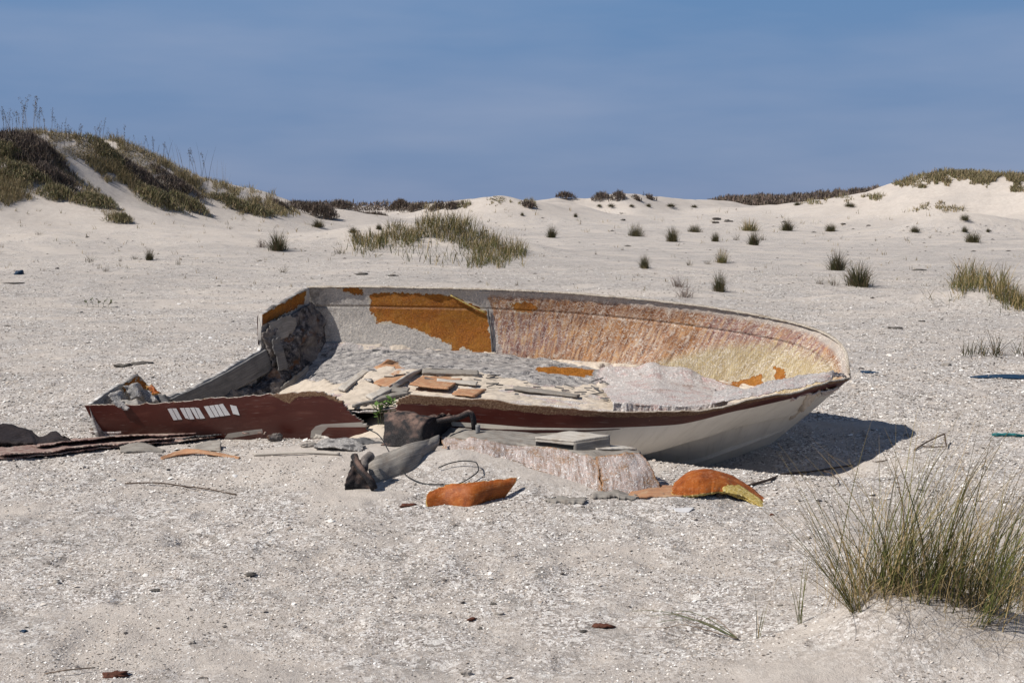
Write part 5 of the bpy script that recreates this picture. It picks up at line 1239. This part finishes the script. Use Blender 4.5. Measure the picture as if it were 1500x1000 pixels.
def shoot(px, py, specs, lab, name='grass_shoot'):
    """specs: (dx px at tip, height px, curl)"""
    p = gp(px, py); sc = p[1] / F; r = np.random.RandomState(int(px)); n = len(specs)
    B = np.array([p + np.array([(i - n / 2) * .003, 0, -.01]) for i in range(n)])
    dr = np.array([[1 if s[0] > 0 else -1, -.1] for s in specs], float); L = np.array([math.hypot(s[0], s[1]) * sc for s in specs])
    V, Fc, al = blades(B, dr, L, np.full(n, .0034), np.array([abs(math.atan2(abs(s[0]), s[1])) * .8 for s in specs]), np.array([s[2] for s in specs], float), r, 10)
    k = 22; o = mesh(name, V, Fc, M_GR, None, dict(rnd=np.repeat(r.rand(n), k), dry=np.repeat((r.rand(n) < .3) * 1., k), along=al), smooth=False)
    setbase(o); tag(o, lab, 'grass shoot')
shoot(1172, 913, [(6, 130, .1), (-20, 82, .1), (10, 105, .2), (-8, 62, .3), (4, 115, .15)], 'upright two-bladed green shoot left of the big grass clump')
shoot(1111, 934, [(-3, 82, .1), (10, 60, .1), (-2, 50, .1), (14, 70, .2)], 'short thin shoot, farthest left of the upright ones near the mound')
shoot(1253, 894, [(-80, 120, .1), (-115, 140, .15), (-60, 90, .2), (5, 26, .1), (-90, 105, .3)], 'long blades leaning left from the left foot of the mound')
def fallen_bundle():
    r = np.random.RandomState(9); VV = []; root = None
    a = gp(1082, 938, .006); specs = [(925, 898), (940, 893), (950, 905), (930, 921), (985, 899), (1000, 912), (960, 915)]
    root = empty('fallen_grass_bundle', tuple(a))
    for k, (px, py) in enumerate(specs):
        e = gp(px, py, .01); m = (a + e) / 2 + np.array([r.normal(0, .01), r.normal(0, .02), .035]); q = a * .3 + e * .7 + np.array([0, 0, .03 - .02 * (k % 2)])
        tube('grass_blade', [a, m, q, e], .0022, M_WEEDS if k % 2 else M_TLF, root, 4, .4, n=24)
    tag(root, 'flattened bundle of straw coloured grass blades left of the foreground mound', 'grass')
fallen_bundle()

# ------------------------------------------------------------------ shrubs
def shrub(px, py, wpx, hpx, m, lab, seed, name='dune_shrub', dens=1.0, grp=None, cat='shrub', depth=.7):
    """a thicket of short leafy twigs filling a low dome; py is the base"""
    p = gp(px, py) if hpx > 0 else None
    r = np.random.RandomState(seed); sc = p[1] / F; W_, H_ = wpx * sc / 2, hpx * sc
    n = int(np.clip(wpx * hpx * 2.6 * dens, 80, 6500))
    th = r.rand(n) * 6.28; rr_ = r.rand(n) ** .5; hh = r.rand(n) ** .8
    lob = 1 + .3 * np.sin(th * 3 + seed) + .2 * np.sin(th * 5 + 2 * seed)
    x = rr_ * np.cos(th) * W_ * lob * np.sqrt(1.02 - hh ** 2 * .85); y = rr_ * np.sin(th) * W_ * depth * np.sqrt(1.02 - hh ** 2 * .85)
    top = H_ * (1 + .45 * fbm(x / W_ * 2 + seed, y / W_ * 2, 3))
    X = p[0] + x; Y = p[1] + y; Z = ground(X, Y)[0] + hh * top * .86
    B = np.stack([X, Y, Z], -1)
    o = grass_obj(name, B, np.maximum(H_ * .28, 5 * sc) * r.uniform(.5, 1.5, n), (.8 if wpx > 24 else 1.1) * sc * r.uniform(.6, 1.4, n), .6, m, r, dry=.35, segs=2, curl=(0, .8))
    setbase(o); tag(o, lab, cat, grp)
g1 = 'shrubs on the left dune'
for k, (px, py, w, h, m, lab) in enumerate([
        (45, 232, 92, 46, M_SHR, 'large dark red-brown shrub at the top of the left dune'),
        (30, 262, 70, 30, M_SHG, 'dark green shrub low on the left dune at the left edge'),
        (78, 268, 56, 34, M_SHR, 'dark shrub under the large red-brown one on the left dune'),
        (84, 290, 50, 28, M_SHG, 'green-brown shrub left of the bare sand chute'),
        (140, 302, 60, 28, M_SHG, 'olive shrub at the lower left of the bare sand chute'),
        (176, 326, 36, 18, M_SHG, 'small olive shrub at the lowest tip of the left dune growth'),
        (196, 256, 50, 20, M_SHR, 'dark purple-brown shrub above the bare chute on the left dune'),
        (214, 268, 70, 22, M_SHR, 'dark shrub right of the chute, upper row of the left dune'),
        (256, 276, 64, 20, M_SHR, 'dark brown shrub in the middle of the left dune crest'),
        (232, 298, 64, 26, M_SHG, 'olive brown shrub low in the middle of the left dune'),
        (276, 306, 56, 24, M_SHG, 'olive shrub at the lower edge right of the middle'),
        (160, 228, 60, 18, M_SHG, 'green shrub on the second crest of the left dune'),
        (340, 302, 40, 18, M_SHG, 'small shrub on the lower right of the left dune'),
        (375, 312, 50, 16, M_SHG, 'pale olive shrub at the right foot of the left dune'),
        (8, 230, 50, 34, M_SHG, 'brown-green shrub cut by the left edge of the picture')]):
    shrub(px, py, w * 1.15, h * .62, m, lab, 200 + k, grp=g1)
g2 = 'distant dark shrubs on the skyline'
for k, (px, py, w, h, lab) in enumerate([
        (468, 318, 52, 26, 'large dark bush standing nearest, right of the left dune'), (410, 304, 30, 10, 'low dark bush at the right foot of the left dune'),
        (440, 306, 36, 12, 'dark bush behind the large nearest one'), (500, 306, 34, 13, 'dark bush right behind the large nearest one'),
        (525, 306, 30, 11, 'low dark bush, third from the left on the skyline'), (552, 308, 36, 13, 'wide dark bush left of the tall one on the skyline'),
        (585, 308, 28, 18, 'tallest dark bush on the skyline left of the mound'), (608, 309, 30, 11, 'dark bush right of the tallest skyline bush'),
        (640, 308, 26, 10, 'low dark bush behind the tip of the grassy mound'), (662, 306, 22, 11, 'dark bush left of the central pale dune'),
        (828, 291, 26, 10, 'dark bush on the left top of the central low dune'), (880, 292, 24, 9, 'dark bush on the middle of the central low dune'),
        (905, 291, 22, 10, 'dark bush on the peak of the central low dune'), (933, 293, 12, 5, 'small bush right of the central dune peak'), (952, 292, 14, 5, 'small bush farthest right on the central dune'),
        (775, 304, 18, 9, 'dark bush at the right end of the pale central dune')]):
    shrub(px, py, w * 1.15, h * .72, M_SHR, lab, 300 + k, grp=g2)
# long far-off thicket
def thicket():
    r = np.random.RandomState(77); n = 16000; t = r.rand(n)
    px = 1035 + t * 270; d = 118 - t * 8 + r.normal(0, 3, n)
    x = (px - 750) / F * d; top = np.interp(px, [1035, 1060, 1120, 1180, 1240, 1305], [296, 290, 288, 286, 279, 276]) + 4 * fbm(px * .09, px * 0, 4, .7)
    zt = CH + (300 - top) / F * d; zb = np.full(n, .2); z = zb + (zt - zb) * r.rand(n) ** .7
    o = grass_obj('thicket', np.stack([x, d, z], -1), r.uniform(.15, .45, n), r.uniform(.05, .12, n), .4, M_SHR, r, dry=.4, segs=2, curl=(0, .5))
    tag(o, 'dark leafless thicket running along the right horizon', 'thicket', None, 'stuff')
    n = 6000; px = 380 + r.rand(n) * 320; d = 125 + r.normal(0, 3, n); x = (px - 750) / F * d
    top = 297 + 4 * fbm(px * .05, px * 0 + 3, 4, .7); zt = CH + (300 - top) / F * d; z = .2 + (zt - .2) * r.rand(n) ** .7
    o = grass_obj('thicket', np.stack([x, d, z], -1), r.uniform(.15, .4, n), r.uniform(.05, .12, n), .4, M_SHR, r, dry=.4, segs=2, curl=(0, .5))
    tag(o, 'dark low thicket along the left part of the horizon', 'thicket', None, 'stuff')
thicket()

def litter():
    r = np.random.RandomState(61); n = 900
    px = r.uniform(-40, 1540, n); py = 306 + 190 * r.rand(n) ** 1.3; B = G(px, py); B = B[~np.isnan(B[:, 0])]; n = len(B); sc = B[:, 1] / F
    h, sm = ground(B[:, 0], B[:, 1]); k = sm < .6; B, sc = B[k], sc[k]; n = len(B)
    K = 6; V = np.zeros((n, K + 1, 3)); a0 = r.rand(n) * 6.28; s = sc * r.uniform(.5, 1.6, n) * np.where(r.rand(n) > .93, 2.2, 1)
    for i in range(K):
        a = a0 + i * 6.283 / K; rr_ = s * r.uniform(.6, 1.3, n); V[:, i, 0] = rr_ * np.cos(a) * 1.6; V[:, i, 1] = rr_ * np.sin(a); V[:, i, 2] = s * r.uniform(-.1, .25, n)
    V[:, K, 2] = s * .7; V += B[:, None]
    b = np.arange(n)[:, None] * (K + 1); Fc = np.concatenate([np.concatenate([b + i, b + (i + 1) % K, b + K], 1) for i in range(K)])
    o = mesh('dark_litter', V.reshape(-1, 3), Fc, M_STONE, None, smooth=False); tag(o, 'fine dark scraps of weed and shell dotted over the sand beyond the boat', 'beach litter', None, 'stuff')
    # sprouting shoots
    n = 260; c = np.stack([r.uniform(0, 1500, n), 308 + 120 * r.rand(n) ** 1.2], -1); q = np.repeat(c, 5, 0) + r.normal(0, 1.6, (n * 5, 2)) * [1.6, .25]
    B = G(q[:, 0], q[:, 1]); B = B[~np.isnan(B[:, 0])]; sc = B[:, 1] / F
    o = grass_obj('sparse_shoots', B, sc * r.uniform(2, 8, len(B)), sc * r.uniform(.3, .8, len(B)), .6, M_GRL, r, dry=.6, segs=3)
    tag(o, 'scattered thin shoots and dead stems on the open sand', 'beach grass', None, 'stuff')
litter()
# sea oats along the left crest
def oats():
    r = np.random.RandomState(88); protos = []
    for v in range(5):
        n = 1; h = 1.0
        base = np.array([[0, 0, 0.]]); a = r.rand() * 6.28
        V, Fc, al = blades(base, np.array([[math.cos(a), math.sin(a)]]), np.array([1.0]), np.array([.010]), np.array([.05]), np.array([.25 + .2 * r.rand()]), r, 10)
        VV = list(V); FF = [list(f) for f in Fc]; A_ = list(al)
        tips = V.reshape(-1, 2, 3).mean(1)
        for k in range(46 if v < 4 else 0):
            i = r.randint(7, 11); c = tips[i] + r.normal(0, .018, 3) + np.array([0, 0, -.06 * r.rand()]); s = r.uniform(.008, .017); b0 = len(VV)
            dr_ = r.normal(0, 1, 3); dr_ /= np.linalg.norm(dr_)
            VV += [c, c + dr_ * s * .6, c + np.array([0, 0, -s * 2]), c - dr_ * s * .6]; FF.append([b0, b0 + 1, b0 + 2, b0 + 3]); A_ += [1, 1, 1, 1]
        nV = len(VV); o = mesh('sea_oat', VV, FF, M_OAT, None, dict(rnd=np.full(nV, r.rand()), dry=np.zeros(nV), along=np.array(A_)), smooth=False)
        COL.objects.unlink(o); protos.append(o)
    spots = [(32, 42, 0), (42, 40, 0), (48, 44, 1), (54, 42, 2), (64, 36, 3), (70, 36, 1), (76, 34, 2), (58, 32, 0), (24, 26, 3), (12, 22, 1), (36, 28, 2), (82, 24, 4), (18, 24, 4), (50, 30, 3)]
    for k in range(95):
        px = r.choice([r.uniform(5, 100), r.uniform(85, 340)], p=[.25, .75]); spots.append((px, r.uniform(14, 30) if px < 235 else r.uniform(22, 42) * (1 if px < 330 else .6), r.randint(0, 5) if px < 240 else r.choice([4, 4, 4, 3])))
    cre = [(0, 192), (60, 194), (105, 216), (150, 211), (200, 226), (260, 249), (320, 273), (370, 291)]
    for (px, h, v) in spots:
        py = np.interp(px, [c[0] for c in cre], [c[1] for c in cre]) + r.uniform(6, 14); p = gp(px, py)
        o = protos[v].copy(); COL.objects.link(o); o.name = 'sea_oat'; sc = (h * 1.25 + 12) * p[1] / F
        o.location = p - np.array([0, 0, .05]); o.scale = (sc, sc, sc); o.rotation_euler = (r.normal(0, .05), r.normal(0, .05), r.rand() * 6.28)
        tag(o, 'thin sea oat stalk against the sky on the left dune crest', 'sea oat', 'sea oats on the left dune crest')
oats()

# small leafy plants
def leafy(px, py, wpx, hpx, m, lab, seed, stems=5, leaves=9, lw=.35):
    r = np.random.RandomState(seed); p = gp(px, py) if seed != 5 else P(px, py, 7.95); sc = p[1] / F; root = empty('leafy_plant', tuple(p))
    VV, FF = [], []
    for s in range(stems):
        x = (s / max(stems - 1, 1) - .5) * wpx * sc; tip = p + np.array([x, r.normal(0, .02), hpx * sc * r.uniform(.6, 1.0)])
        tube('stem', [p + np.array([x * .7, 0, 0]), (p + tip) / 2 + np.array([x * .3, 0, 0]), tip], .0025, M_TLF, root, 4, n=8)
        for k in range(leaves):
            c = p + np.array([x * .7, 0, 0]) + (tip - p - np.array([x * .7, 0, 0])) * r.uniform(.35, 1.0); a = r.rand() * 6.28; L = hpx * sc * lw * r.uniform(.6, 1.1)
            d = np.array([math.cos(a), math.sin(a), r.uniform(.0, .7)]); sd = np.array([-math.sin(a), math.cos(a), 0]) * L * .28; b0 = len(VV)
            VV += [c, c + d * L * .5 + sd, c + d * L, c + d * L * .5 - sd]; FF += [[b0, b0 + 1, b0 + 2], [b0, b0 + 2, b0 + 3]]
    mesh('leaves', VV, FF, m, root, smooth=False)
    tag(root, lab, 'plant')
leafy(144, 450, 42, 17, M_TLF, 'low olive seedling with whorled leaves on the sand behind the stern', 3)
leafy(563, 622, 24, 40, M_GRN, 'green weed growing in the gap between the two red hull sides', 5, 6, 14, .3)
